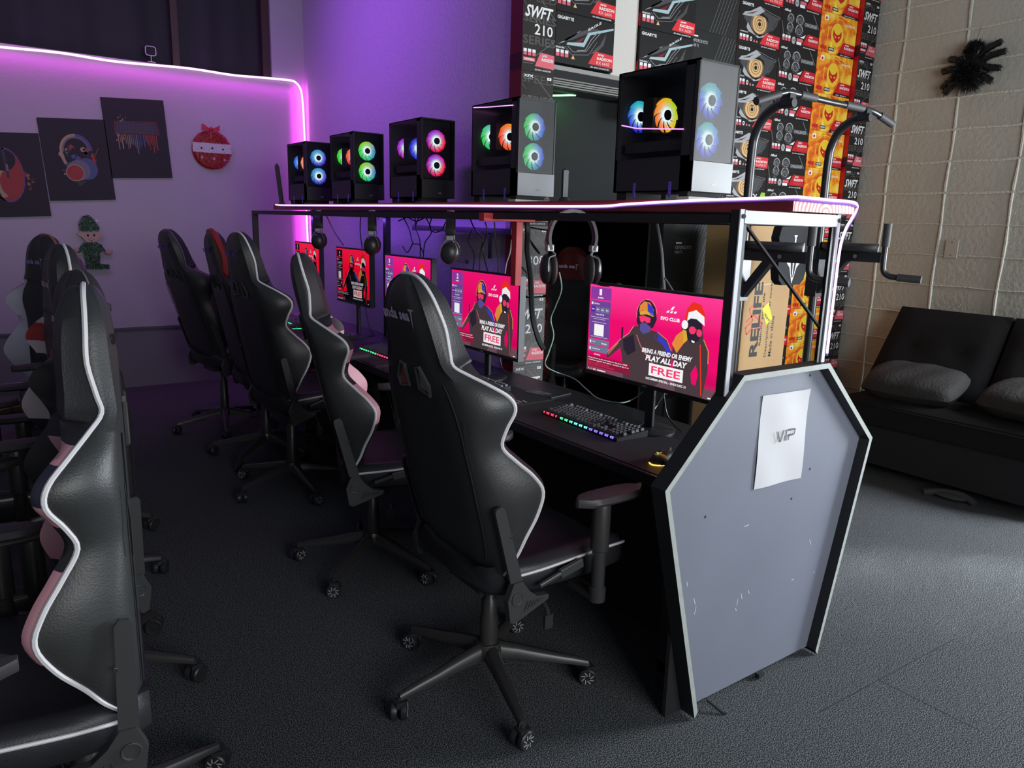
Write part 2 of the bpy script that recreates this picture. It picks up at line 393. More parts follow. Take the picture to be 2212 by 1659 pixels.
def eagle(D, w, h, sub='RX 6600'):
    D.text('GIGABYTE', .02*w, .86*h, .27*w, .065*h, wink, 3, bold=.03)
    D.poly([(.05*w, .36*h), (.20*w, .52*h), (.42*w, .72*h), (.30*w, .57*h), (.16*w, .44*h)], silver, 2)
    D.poly([(.10*w, .42*h), (.30*w, .62*h), (.62*w, .82*h), (.78*w, .80*h), (.60*w, .73*h), (.42*w, .60*h), (.28*w, .50*h)], smoke_ink, 2)
    D.poly([(.18*w, .38*h), (.48*w, .40*h), (.58*w, .66*h), (.98*w, .86*h), (.98*w, .90*h), (.54*w, .70*h), (.46*w, .48*h), (.20*w, .43*h)], ice, 3)
    D.path([(.20*w, .36*h), (.30*w, .26*h), (.52*w, .32*h), (.64*w, .56*h), (.76*w, .76*h)], .0022, silver, 3)
    D.path([(.16*w, .34*h), (.28*w, .20*h), (.56*w, .26*h), (.70*w, .55*h)], .0016, gink, 3)
    D.path([(.36*w, .30*h), (.50*w, .34*h), (.60*w, .58*h), (.70*w, .74*h)], .0028, silver, 3)
    D.poly([(.58*w, .28*h), (.76*w, .52*h), (.86*w, .78*h), (.82*w, .52*h), (.70*w, .34*h)], smoke_ink, 2)
    D.poly([(.30*w, .45*h), (.44*w, .56*h), (.50*w, .62*h), (.40*w, .44*h)], redside, 2)
    D.text('EAGLE', .54*w, .735*h, .22*w, .05*h, wink, 4, slope=.55)
    D.text('EAGLE 8G', 0.0*w+.01*w, .29*h, .14*w, .035*h, wink, 3, bold=.03)
    badges(D, .015*w, .13*h, .055*w); D.poly([(.27*w, .12*h), (.33*w, .12*h), (.30*w, .20*h)], amber, 3)
    amd(D, .56*w, .07*h, w, .36*h, sub); D.text('ZEN  RDNA 2 ARCHITECTURE', .60*w, .02*h, .33*w, .028*h, wink, 3)
def eye(D, w, h, sub):
    D.text('GIGABYTE', .05*w, .87*h, .26*w, .07*h, wink, 3, bold=.03)
    ex, ey = .47*w, .52*h
    D.poly([(.10*w, .60*h), (.24*w, .74*h), (.50*w, .88*h), (.78*w, .80*h), (.97*w, .78*h), (.80*w, .52*h), (.66*w, .34*h), (.45*w, .30*h), (.28*w, .36*h)], smoke_ink, 1)
    D.ell(ex, ey, .20*w, .27*h, bronze, 2); D.ell(ex+.01*w, ey+.01*h, .165*w, .235*h, amber, 3)
    D.ring(ex+.01*w, ey+.01*h, .12*w, .17*h, .10, bronze, 4); D.ring(ex+.01*w, ey+.01*h, .075*w, .11*h, .16, bronze, 4); D.ell(ex+.01*w, ey, .035*w, .05*h, card, 5); D.ell(ex, ey+.09*h, .04*w, .03*h, bronze, 5)
    D.poly([(.06*w, .63*h), (.12*w, .72*h), (.24*w, .76*h), (.46*w, .93*h), (.58*w, .85*h), (.46*w, .74*h), (.34*w, .66*h), (.18*w, .64*h)], silver, 5)
    D.poly([(.14*w, .68*h), (.30*w, .72*h), (.42*w, .82*h), (.30*w, .75*h)], card, 6)
    D.poly([(.24*w, .66*h), (.34*w, .74*h), (.50*w, .80*h), (.66*w, .72*h), (.70*w, .60*h), (.60*w, .70*h), (.46*w, .72*h), (.32*w, .66*h)], card, 4)
    D.poly([(.26*w, .42*h), (.36*w, .30*h), (.50*w, .24*h), (.64*w, .32*h), (.56*w, .31*h), (.46*w, .29*h), (.36*w, .34*h)], card, 4)
    D.path([(.48*w, .92*h), (.75*w, .84*h), (.97*w, .80*h), (.86*w, .62*h), (.74*w, .42*h)], .0016, gink, 3)
    D.poly([(.80*w, .56*h), (.94*w, .76*h), (.90*w, .60*h), (.78*w, .40*h)], smoke_ink, 3)
    D.poly([(.18*w, .38*h), (.20*w, .50*h), (.30*w, .36*h), (.42*w, .24*h), (.24*w, .30*h)], silver, 4)
    D.poly([(.40*w, .24*h), (.62*w, .30*h), (.74*w, .42*h), (.58*w, .24*h), (.46*w, .20*h)], silver, 4)
    D.text('GAMING OC', .05*w, .26*h, .18*w, .03*h, wink, 3, bold=.02)
    badges(D, .045*w, .08*h, .055*w); D.ell(.31*w, .145*h, .026*w, .055*h, wink, 3); D.ell(.31*w, .145*h, .014*w, .03*h, bronze, 4); D.poly([(.36*w, .09*h), (.41*w, .09*h), (.39*w, .16*h)], pink_ink, 3); D.ell(.45*w, .11*h, .02*w, .025*h, gink, 3)
    if sub == 'RTX':
        D.poly([(.48*w, .05*h), (w, .05*h), (w, .14*h), (.48*w, .14*h)], green_ink, 3); D.poly([(.84*w, .14*h), (w, .14*h), (w, .42*h), (.90*w, .42*h)], green_ink, 3); D.text('RTX', .56*w, .17*h, .24*w, .2*h, wink, 4)
    else:
        amd(D, .52*w, .06*h, w, .36*h, sub)
    D.text('ZEN  RDNA 2 ARCHITECTURE', .56*w, .015*h, .36*w, .025*h, wink, 3)
def asrock(D, w, h):
    D.text('ASRock', .04*w, .88*h, .17*w, .065*h, wink, 3, shear=.3, bold=.03)
    for cx_, cy_, rx, ry in ((.22*w, .70*h, .085*w, .15*h), (.22*w, .46*h, .085*w, .15*h), (.46*w, .72*h, .105*w, .17*h), (.46*w, .44*h, .105*w, .17*h)):
        D.ell(cx_, cy_, rx, ry, smoke_ink, 2)
        for q in range(5): D.ring(cx_, cy_, rx*(.98-.17*q), ry*(.98-.17*q), .16, (silver, card, gink, card, silver)[q], 3, n=10, a0=q*1.3, a1=q*1.3+3.6)
    D.poly([(.12*w, .33*h), (.26*w, .26*h), (.20*w, .30*h)], silver, 4); D.poly([(.50*w, .27*h), (.64*w, .38*h), (.60*w, .27*h)], wink, 4)
    D.line(.80*w, .98*h, .97*w, .62*h, .0025, silver, 3); D.line(.0*w, .60*h, .09*w, .18*h, .0022, silver, 3)
    D.rect(.58*w, .60*h, .93*w, .72*h, smoke_ink, 3); D.text('CHALLENGER', .59*w, .62*h, .33*w, .09*h, silver, 4, bold=.02)
    badges(D, .05*w, .10*h, .055*w); D.ell(.34*w, .16*h, .05*w, .10*h, silver, 3); D.text('OC', .31*w, .13*h, .06*w, .06*h, card, 4, bold=.02)
    D.rect(.42*w, .07*h, .55*w, .15*h, wink, 3); D.rect(.42*w, .16*h, .58*w, .24*h, pink_ink, 3)
    amd(D, .58*w, .08*h, w, .42*h, 'RX 6700 XT', bright_red); D.text('ZEN  RDNA 2 ARCHITECTURE', .60*w, .02*h, .33*w, .03*h, wink, 3)
def fighter(D, w, h):
    D.rect(0, 0, w, h, fire, 1)
    D.ell(.47*w, .50*h, .17*w, .30*h, yel, 2, n=18); D.ring(.47*w, .50*h, .30*w, .42*h, .05, yel, 2, n=24, a0=.6, a1=2.6)
    D.line(.22*w, .35*h, .22*w, .66*h, .007, yel, 2); D.line(.74*w, .35*h, .74*w, .66*h, .007, yel, 2)
    m_ = bright_red; cx_ = .47*w; cy_ = .48*h
    D.poly([(cx_-.11*w, cy_+.14*h), (cx_-.06*w, cy_+.05*h), (cx_, cy_+.02*h), (cx_+.06*w, cy_+.05*h), (cx_+.11*w, cy_+.14*h), (cx_+.12*w, cy_), (cx_+.08*w, cy_-.10*h), (cx_, cy_-.19*h), (cx_-.08*w, cy_-.10*h), (cx_-.12*w, cy_)], m_, 3)
    D.poly([(cx_-.08*w, cy_+.01*h), (cx_-.02*w, cy_-.04*h), (cx_-.05*w, cy_-.07*h)], yel, 4); D.poly([(cx_+.08*w, cy_+.01*h), (cx_+.02*w, cy_-.04*h), (cx_+.05*w, cy_-.07*h)], yel, 4)
    D.rect(.09*w, .80*h, .19*w, .92*h, wink, 3); D.poly([(.115*w, .82*h), (.165*w, .82*h), (.165*w, .86*h), (.14*w, .90*h), (.115*w, .86*h)], bright_red, 4)
    D.text('PowerColor', .22*w, .88*h, .12*w, .02*h, wink, 3); D.text('FIGHTER', .68*w, .78*h, .26*w, .05*h, wink, 3, shear=.3)
    for i in range(3): D.rect(.05*w+.055*w*i, .08*h, .095*w+.055*w*i, .17*h, bright_red, 3)
    D.rect(.26*w, .07*h, .42*w, .16*h, card, 3); D.text('HDMI', .28*w, .09*h, .12*w, .05*h, wink, 4, bold=.03)
    D.poly([(.52*w, 0), (w, 0), (w, .06*h), (.55*w, .08*h)], card, 3); amd(D, .54*w, .06*h, w, .36*h, 'RX 6700 XT', bright_red, 4)
    D.text('ZEN  RDNA 2', .60*w, .015*h, .3*w, .025*h, wink, 5)
def rtx(D, w, h, label=True):
    for i in range(9):
        x = .40*w+.065*w*i
        D.line(x, 0, min(x+.30*w, w), h*min(1, (w-x)/(.30*w)), .0014, gink if i < 6 else dink, 2)
    if label:
        D.rect(.05*w, .87*h, .17*w, .895*h, wink, 3); D.text('GEFORCE RTX', .04*w, .77*h, .34*w, .06*h, silver, 3); D.text('3060 Ti', .04*w, .68*h, .15*w, .06*h, silver, 3)
def gpu(name_label, x0, x1, z0, z1, yf, depth, art, front, side=None, group=None, *a):
    w_ = x1-x0-.0015; h_ = z1-z0-.0015
    mb = MB(); side = side or front
    v = [(0,0,0),(w_,0,0),(w_,depth,0),(0,depth,0),(0,0,h_),(w_,0,h_),(w_,depth,h_),(0,depth,h_)]
    mb.add(v, [(0,1,5,4)], front); mb.add(v, [(0,3,2,1),(4,5,6,7),(1,2,6,5),(2,3,7,6),(3,0,4,7)], side)
    D = Decal(mb, (0, 0, 0), (1, 0, 0), (0, 0, 1)); art(D, w_, h_, *a)
    S = Decal(mb, (0, depth, 0), (0, -1, 0), (0, 0, 1))
    if art is eagle:
        S.rect(.0, .04*h_, depth*.92, .30*h_, bright_red, 1); S.text('AMD', .12*depth, .22*h_, .4*depth, .045*h_, pink_ink, 2); S.text('RADEON', .08*depth, .14*h_, .78*depth, .06*h_, pink_ink, 2)
        S.text('GIGABYTE', .72*depth, .34*h_, .5*h_, .024, wink, 2, rot=1, bold=.02)
    if art is xfx:
        S.rect(0, .02*h_, depth, .22*h_, mat('wine_dark', (.05, .004, .012), .4), 1); S.text('RADEON', .2*depth, .12*h_, .5*depth, .03*h_, redside, 2)
    o = mb.build('graphics_card_box', loc=(x0, yf, z0)); tag(o, name_label, 'box', group); return o
ORD = ['topmost', 'second', 'third', 'fourth', 'fifth', 'sixth', 'seventh', 'eighth', 'ninth', 'tenth', 'eleventh']
def place(n, i): return 'topmost' if i == 0 else ('lowest' if i == n-1 else ORD[i])
# narrow upright boxes left of the doorway
zs = [2.972, 2.602, 2.232, 1.862, 1.493, 1.137, .77]
wd = [('SWFT', '210', 'RX 6600'), ('SWFT', '210', 'RX 6600'), ('QICK', '308', 'RX 6600 XT'), ('QICK', '308', 'RX 6600 XT'), ('QICK', '308', 'RX 6600 XT'), ('SWFT', '210', 'RX 6600 XT'), ('SWFT', '210', 'RX 6600')]
gcol = mat('lit_grey_card', (.085, .08, .072), .5, noise=(9, .2))  # paler copy of the box card, the light on it put into the colour
left_lab = ['tall dark box cut by the top of the picture, left of the doorway', 'tall dark box with 210 lettering beside the purple wall, above the shelf',
            'tall dark box peeking over the second computer, lettering half hidden', 'tall dark box directly behind the shelf, left of the doorway',
            'tall grey 308 box below the shelf, behind the red post', 'tall grey 210 box just right of the second monitor', 'lowest tall grey box left of the doorway, red corner showing over the desk']
for i, z in enumerate(zs):
    gpu(left_lab[i], 2.255, 2.455, z-.37 if i < 6 else .4, z, 3.13, .10, xfx, bcard if i < 4 else gcol, redside, 'tall boxes left of the doorway', *wd[i])
# eagle boxes on the door header
for i, z in enumerate((2.5335, 2.774)):
    gpu(['wide black eagle-eye box standing on the door header, left of the pale pillar', 'wide black box cut by the top of the picture, above the door header'][i],
        2.4565, 2.848, z-.239, z, 3.13, .10, eagle, card, card, 'wide boxes on the door header')
for i, z in enumerate((2.79, 2.5485, 2.307)):
    gpu(['wide black box right of the pale pillar, cut by the top of the picture', 'black eagle-eye box right of the pale pillar, touching the largest computer', 'wide box mostly hidden behind the largest computer'][i],
        3.035, 3.455, z-.24, z, 3.13, .085, eagle, card, card, 'wide boxes right of the pale pillar')
# graphite boxes with diagonal stripes
zr = [2.92, 2.62, 2.33, 2.035, 1.745, 1.452, 1.135, .818, .5]
for i in range(8):
    gpu('%s of the striped graphite boxes, %s' % (place(8, i), 'seen above the largest computer' if i < 2 else ('hidden behind the largest computer' if i < 4 else 'seen below the shelf beside the dark doorway')),
        3.445 if zr[i] < 2.1 else 3.457, 3.868, zr[i+1], zr[i], 3.165, .065, rtx, gcard, card, 'striped graphite boxes', i != 0)
# amber eye boxes
ze = [2.855, 2.607, 2.356, 2.119, 1.882, 1.645, 1.41, 1.17, .93, .69]
sb = ['RX 6700 XT', 'RX 6700 XT', 'RX 6600 XT', 'RX 6700 XT', 'RTX', 'RX 6700 XT', 'RX 6600 XT', 'RX 6700 XT', 'RX 6700 XT']
gpu('black box with amber robot eye cut by the top of the picture', 3.872, 4.28, ze[0], ze[0]+.245, 3.165, .065, eye, card, redside, 'amber eye boxes', 'RX 6700 XT')
for i in range(9):
    lab = '%s whole box in the amber robot eye column%s' % (place(9, i), ', with a lime green corner' if sb[i+0] == 'RTX' else '')
    gpu(lab, 3.872, 4.28, ze[i+1] if i < 8 else .45, ze[i], 3.165, .065, eye, card, redside, 'amber eye boxes', sb[i])
za = [2.884+.22*1, 2.884, 2.664, 2.445, 2.226, 2.005, 1.784, 1.565, 1.345, 1.125, .905, .685, .465]
for i in range(12):
    gpu('%s box in the column of black boxes with four fan swirls' % (place(12, i) if i < 11 else 'lowest'), 4.283, 4.692, za[i+1], za[i], 3.165, .065, asrock, card, redside, 'black four-fan boxes', )
zo = [2.926, 2.678, 2.422, 2.179, 1.936, 1.693, 1.45, 1.205, .96, .715, .47]
gpu('orange fire box cut by the top of the picture', 4.695, 5.12, zo[0], zo[0]+.24, 3.165, .065, fighter, yel, redside, 'orange fire boxes')
for i in range(10):
    gpu('%s whole box in the column of orange fire boxes' % place(10, i), 4.695, 5.12, zo[i+1], zo[i], 3.165, .065, fighter, yel, redside, 'orange fire boxes')
zx = [3.43, 3.06, 2.69, 2.32, 1.95, 1.58, 1.21, .84, .47]
for i in range(8):
    gpu('%s tall black 210 box in the corner by the block wall' % place(8, i), 5.123, 5.316, zx[i+1], zx[i], 3.13, .10, xfx, card, bright_red, 'tall boxes in the corner', 'SWFT', '210', 'RX 6600')
# plinth that carries the columns
mb = MB(); mb.box(3.44, 3.14, 0, 5.31, YD-.002, .45, matt); mb.box(2.255, 3.14, 0, 2.455, YD-.002, .4, matt); struct(mb.build('trim_6'))

# ================================================================== COFFIN END PANEL
cof = mat('scuffed_grey_board', (.180, .195, .245), .5, noise=(3.2, .12))
edge = mat('raw_board_edge', (.38, .41, .38), .6, noise=(30, .2))
Y0 = 1.326
OUT = [(1.692, .004), (2.351, .004), (2.535, .794), (2.211, 1.090), (1.779, 1.090), (1.481, .794)]
def inset(P, t):
    n = len(P); out = []
    for i in range(n):
        a, b, c = Vector(P[i-1]), Vector(P[i]), Vector(P[(i+1) % n])
        d1 = (b-a).normalized(); d2 = (c-b).normalized(); n1 = Vector((-d1.y, d1.x)); n2 = Vector((-d2.y, d2.x))
        bi = (n1+n2).normalized(); out.append(tuple(b+bi*t/max(bi.dot(n1), .3)))
    return out
root = empty('coffin_panel', (2.0, 1.4, 0), 'tall grey coffin-shaped end panel with a paper VIP sheet, closing the desk row', 'panel')
LO = Vector((2.0, 1.4, 0))
INN = inset(OUT, .017)
mb = MB()
def q3(p, y): return (p[0]-LO.x, y-LO.y, p[1])
for i in range(6):
    if i == 0: continue
    j = (i+1) % 6
    a, b, c, d = OUT[i], OUT[j], INN[j], INN[i]
    mb.add([q3(a, Y0), q3(b, Y0), q3(c, Y0), q3(d, Y0)], [(0, 1, 2, 3)], edge)
    mb.add([q3(a, Y0), q3(a, Y0+.055), q3(b, Y0+.055), q3(b, Y0)], [(0, 1, 2, 3)], blackm)
    mb.add([q3(d, Y0), q3(c, Y0), q3(c, Y0+.055), q3(d, Y0+.055)], [(0, 1, 2, 3)], blackm)
    mb.add([q3(a, Y0+.055), q3(d, Y0+.055), q3(c, Y0+.055), q3(b, Y0+.055)], [(0, 1, 2, 3)], blackm)
mb.build('rim', root)
mb = MB(); P = inset(OUT, .0165); P[0] = (P[0][0], .02); P[1] = (P[1][0], .02)
mb.prism([q3(p, Y0+.038) for p in P], (0, .014, 0), cof, blackm); 
D = Decal(mb, (0-LO.x, Y0+.038-LO.y, 0), (1, 0, 0), (0, 0, 1))
sc = mat('white_scuff', (.5, .52, .58), .6)
for px, py, dx, dy in ((1495, 1290, 3, 14), (1500, 1308, -4, 18), (1480, 1255, 1, 10), (1590, 1292, -2, 14), (1597, 1280, 2, 12), (1612, 1273, 3, 8), (1585, 1312, 2, 6), (1755, 1232, -1, 5), (1706, 1252, 5, -3), (1745, 1165, 3, 10), (1604, 1136, 10, -4)):
    a = aty(px, py, 1.37); b = aty(px+dx, py+dy, 1.37); D.line(a.x, a.z, b.x, b.z, .0035, sc, 2)
for px, py in ((1520, 1115), (1706, 1076), (1746, 1012), (1746, 810)):
    a = aty(px, py, 1.37); D.ell(a.x, a.z, .0045, .0045, matt, 2, 8)
mb.build('board', root)
mb = MB(); mb.box(2.04-LO.x, Y0+.020-LO.y, .004, 2.07-LO.x, Y0+.037-LO.y, .02, matt); mb.tube([(1.77-LO.x, Y0+.02-LO.y, .03), (1.79-LO.x, Y0-.03-LO.y, .005), (1.80-LO.x, Y0-.035-LO.y, .004)], .005, black); mb.build('foot', root)
mb = MB()
pg = []
for i in range(9):
    for j in range(13):
        u = i/8; v = j/12
        x = 1.925+(2.172-1.925)*u; z = (.704+(1.007-.704)*v)*(1-u)+(.699+(1.003-.699)*v)*u
        pg.append((x-2.05, -.003*math.sin(u*7+v*2)*math.sin(v*5+1)-.002*(v > .93)*u, z-.7))
fs = [(i*13+j, (i+1)*13+j, (i+1)*13+j+1, i*13+j+1) for i in range(8) for j in range(12)]
paperm = mat('white_paper', (.60, .60, .62), .6)
mb.add(pg, fs, paperm)
D = Decal(mb, (-.125, -.006, 0), (1, 0, 0), (0, 0, 1)); g2 = mat('grey_print', (.10, .10, .11), .6)
def vip(x, z, s):   # the letters of the sheet: wide, slanted, cut strokes
    D.path([(x-.1*s, z+s), (x+.35*s, z), (x+.80*s, z+s)], .14*s, g2, 2)
    D.line(x+1.12*s, z, x+1.18*s, z+s, .15*s, g2, 2)
    D.path([(x+1.50*s, z), (x+1.56*s, z+.42*s), (x+2.30*s, z+.46*s), (x+2.38*s, z+.92*s), (x+1.50*s, z+.92*s)], .15*s, g2, 2)
vip(.088, .146, .037)
o = mb.build('paper_sheet', smooth=True, loc=(2.05, Y0+.0335, .7)); tag(o, 'white paper sheet printed VIP, taped to the grey coffin panel', 'paper')

# ================================================================== DESK ROW
desk_m = mat('black_desk_laminate', (.020, .020, .024), .45, noise=(4, .3))
root = empty('computer_desk', (1.95, 3.6, 0), 'long black gaming desk running along the row of computers', 'desk')
def L(p): return (p[0]-1.95, p[1]-3.6, p[2])
mb = MB(); mb.box(*L((1.655, 1.399, .705)), *L((2.235, 5.95, .745)), desk_m); mb.build('desktop', root, bevel=.004)
for y in (1.50, 2.62, 3.72, 4.75, 5.85):
    mb = MB(); mb.box(*L((1.72, y-.02, 0)), *L((1.76, y+.02, .705)), blackm); mb.box(*L((2.18, y-.02, 0)), *L((2.22, y+.02, .705)), blackm); mb.box(*L((1.72, y-.02, .06)), *L((2.22, y+.02, .10)), blackm)
    mb.build('leg', root)
mb = MB(); mb.box(*L((1.96, 1.40, .0)), *L((1.97, 5.9, .704)), matt); mb.build('shade_board', root)  # added black sheet standing in for the darkness under the desk
mb = MB(); mb.box(*L((1.62, 1.3835, .0)), *L((2.23, 1.3975, .744)), matt); mb.build('end_board', root)
# steel rack that carries the shelf
lit_edge = mat('daylit_edge', (.50, .52, .56), .45)  # black steel facing the daylight, its brightness put into the colour
root = empty('shelf_rack', (1.96, 3.6, 0), 'black steel rack with end frame coloured as daylit, carrying the computer shelf', 'rack')
def L(p): return (p[0]-1.96, p[1]-3.6, p[2])
YR = 1.345
for (x, sx) in ((1.717, 1), (2.2, -1)):
    zb_ = 1.032 if sx > 0 else 1.092
    mb = MB(); mb.box(*L((x, YR, zb_)), *L((x+.034*sx, YR+.003, 1.555)), blackm); mb.box(*L((x, YR, zb_)), *L((x+.003*sx, YR+.030, 1.555)), blackm)
    mb.box(*L((x-.001*sx, YR-.004, zb_)), *L((x+.016*sx, YR, 1.556)), lit_edge); mb.build('post', root)
mb = MB(); mb.box(*L((1.735, YR-.005, 1.518)), *L((2.185, YR, 1.553)), lit_edge); mb.box(*L((1.72, YR, 1.516)), *L((2.2, YR+.03, 1.553)), blackm); mb.build('end_rail', root, label='') if False else mb.build('end_rail', root)
mb = MB(); mb.bar(L((1.745, YR+.010, 1.525)), L((2.20, YR+.010, 1.185)), .010, .006, matt); mb.build('brace', root)
for x in (1.727, 2.192): mb = MB(); mb.lathe([(.0065, -.003), (.0065, 0), (.004, 0)], L((x, YR-.006, 1.537)), matt, 'y', 10); mb.build('bolt', root)
for x in (1.717, 2.165):
    mb = MB(); mb.box(*L((x, YR+.035, 1.516)), *L((x+.035, 5.76, 1.542 if x < 2 else 1.556)), blackm); mb.build('long_rail', root)
for y in (4.47, 5.74):
    for x in (1.717, 2.17):
        if y < 5 and x < 2: continue
        mb = MB(); mb.box(*L((x, y-.02, .745)), *L((x+.035, y+.02, 1.52)), blackm); mb.build('post', root)
# stained plank
plank = mat('red_stained_plank', (.20, .02, .035), .42, noise=(5, .5))
endg = bpy.data.materials.new('daylit_end_grain'); endg.use_nodes = True; n = endg.node_tree.nodes; Lk = endg.node_tree.links
tc = n.new('ShaderNodeTexCoord'); wv = n.new('ShaderNodeTexWave'); wv.wave_type = 'RINGS'; wv.rings_direction = 'Y'; wv.inputs['Scale'].default_value = 18; wv.inputs['Distortion'].default_value = 5; wv.inputs['Detail'].default_value = 3
rp = n.new('ShaderNodeValToRGB'); rp.color_ramp.elements[0].color = (.42, .05, .06, 1); rp.color_ramp.elements[0].position = .3; rp.color_ramp.elements[1].color = (.75, .55, .56, 1); rp.color_ramp.elements[1].position = .5  # pale ring colour carries the daylight on this end face
Lk.new(tc.outputs['Object'], wv.inputs[0]); Lk.new(wv.outputs[0], rp.inputs[0]); Lk.new(rp.outputs[0], n['Principled BSDF'].inputs['Base Color'])
mb = MB(); x0, x1, y0, y1, z0, z1 = 1.927, 2.255, 1.325, 5.9, 1.557, 1.594
xm, ym, zm = 2.09, 3.6, 1.557
v = [(x-xm, y-ym, z-zm) for z in (z0, z1) for x, y in ((x0, y0), (x1, y0), (x1, y1), (x0, y1))]
mb.add(v, [(0, 1, 5, 4)], endg); mb.add(v, [(0, 3, 2, 1), (4, 5, 6, 7), (1, 2, 6, 5), (2, 3, 7, 6), (3, 0, 4, 7)], plank)
o = mb.build('shelf_plank', loc=(xm, ym, zm)); tag(o, 'long red-stained wooden plank on the rack, holding the row of glowing computers', 'shelf')
redw = mat('red_painted_timber', (.50, .035, .04), .5, noise=(14, .3))
root = empty('timber_bracket', (1.85, 2.56, .745), 'red painted timber T-shaped bracket hanging from the rack by the second monitor', 'bracket')
mb = MB(); mb.box(-.176, -.01, .763, .081, .03, .795, redw); mb.build('crossbeam', root, bevel=.002)
mb = MB(); mb.box(-.015, -.01, .50, .017, .025, .763, redw); mb.build('post', root, bevel=.002)

# ================================================================== LED STRIPS
ledw = glow('violet_white_led', (1.0, .62, 1.0), 2.6)
ledm = glow('magenta_white_led', (1.0, .45, 1.0), 2.6)
ledp = glow('purple_rear_fill', (.10, .02, .38), .5)
P = [(-.9, YA-.035, 2.66), (-.2, YA-.035, 2.675), (.3, YA-.035, 2.685), (.7, YA-.035, 2.70), (1.1, YA-.035, 2.69), (1.63, YA-.035, 2.712), (2.0, YA-.035, 2.705), (2.25, YA-.035, 2.716), (2.5, YA-.035, 2.725), (2.57, YA-.035, 2.715), (2.615, YA-.04, 2.66), (2.63, YA-.04, 2.56), (2.635, YA-.045, 2.4), (2.64, YA-.045, 2.0), (2.635, YA-.045, 1.6), (2.64, YA-.045, 1.2), (2.635, YA-.045, .85)]
mb = MB(); mb.tube(smoothpts(P, 6), .009, ledm, n=8)
tag(mb.build('led_strip', smooth=True), 'glowing magenta light strip along the window ledge and down the room corner', 'light strip')
P = [(1.93, 5.86, 1.592), (1.923, 5.6, 1.588), (1.923, 4.8, 1.584), (1.923, 4.0, 1.581), (1.923, 3.2, 1.578), (1.923, 2.6, 1.574), (1.923, 2.15, 1.573), (1.922, 2.0, 1.580), (1.922, 1.7, 1.590), (1.922, 1.45, 1.594), (1.924, 1.33, 1.597), (1.96, 1.318, 1.597), (2.1, 1.318, 1.595), (2.21, 1.318, 1.594), (2.25, 1.322, 1.585), (2.25, 1.325, 1.565), (2.23, 1.325, 1.54), (2.212, 1.328, 1.51), (2.207, 1.336, 1.45), (2.208, 1.338, 1.3), (2.210, 1.340, 1.12)]
P = smoothpts(P, 5)
mb = MB(); mb.tube(P, .0042, ledw, n=6)
tag(mb.build('led_strip', smooth=True), 'white violet light strip stapled along the front edge of the computer shelf', 'light strip')
mb = MB(); mb.tube([(p[0]+.004, p[1]+.003, p[2]-.008) for p in P], .0045, mat('strip_sleeve', (.30, .12, .62), .3), n=6); mb.box(2.235, 1.7, 1.594, 2.25, 5.8, 1.600, ledp)  # added glowing run at the rear edge, tints the wall behind
tag(mb.build('led_sleeve', smooth=True), 'purple silicone sleeve of the shelf light strip and an added glowing rear run', 'light strip')

# ================================================================== COMPUTERS ON THE SHELF
glass = pane('tinted_glass', (.02, .02, .03), .22, .05)
grille = pane('fine_mesh', (.12, .12, .12), .45, .5)
grille2 = pane('fine_mesh_lit', (.26, .26, .26), .5, .5)
def fanmat(name, cols, s=1.0):
    """radial: bright ring near the hub fading to the colour of that direction"""
    m = bpy.data.materials.new(name); m.use_nodes = True; n = m.node_tree.nodes; Lk = m.node_tree.links; n.clear()
    tc = n.new('ShaderNodeTexCoord'); sp = n.new('ShaderNodeSeparateXYZ'); Lk.new(tc.outputs['Object'], sp.inputs[0])
    at = n.new('ShaderNodeMath'); at.operation = 'ARCTAN2'; Lk.new(sp.outputs[2], at.inputs[0]); Lk.new(sp.outputs[0], at.inputs[1])
    mr = n.new('ShaderNodeMapRange'); mr.inputs[1].default_value = -PI; mr.inputs[2].default_value = PI; Lk.new(at.outputs[0], mr.inputs[0])
    r = n.new('ShaderNodeValToRGB'); e = r.color_ramp.elements; k = len(cols)
    e[0].position = 0; e[0].color = cols[0]+(1,); e[1].position = 1; e[1].color = cols[0]+(1,)
    for i in range(1, k): q = e.new(i/k); q.color = cols[i]+(1,)
    Lk.new(mr.outputs[0], r.inputs[0])
    ln = n.new('ShaderNodeVectorMath'); ln.operation = 'LENGTH'; Lk.new(tc.outputs['Object'], ln.inputs[0])
    r2 = n.new('ShaderNodeValToRGB'); e = r2.color_ramp.elements
    e[0].position = .020; e[0].color = (1, 1, 1, 1); e[1].position = .050; e[1].color = (.0, .0, .0, 1)
    q = e.new(.033); q.color = (.22, .22, .22, 1); q = e.new(.025); q.color = (.85, .85, .85, 1)
    Lk.new(ln.outputs['Value'], r2.inputs[0])
    mx = n.new('ShaderNodeMix'); mx.data_type = 'RGBA'; Lk.new(r2.outputs[0], mx.inputs[0]); Lk.new(r.outputs[0], mx.inputs[6]); mx.inputs[7].default_value = (.75, 1, 1, 1)
    em = n.new('ShaderNodeEmission'); em.inputs[1].default_value = s; Lk.new(mx.outputs[2], em.inputs[0]); o = n.new('ShaderNodeOutputMaterial'); Lk.new(em.outputs[0], o.inputs[0]); return m
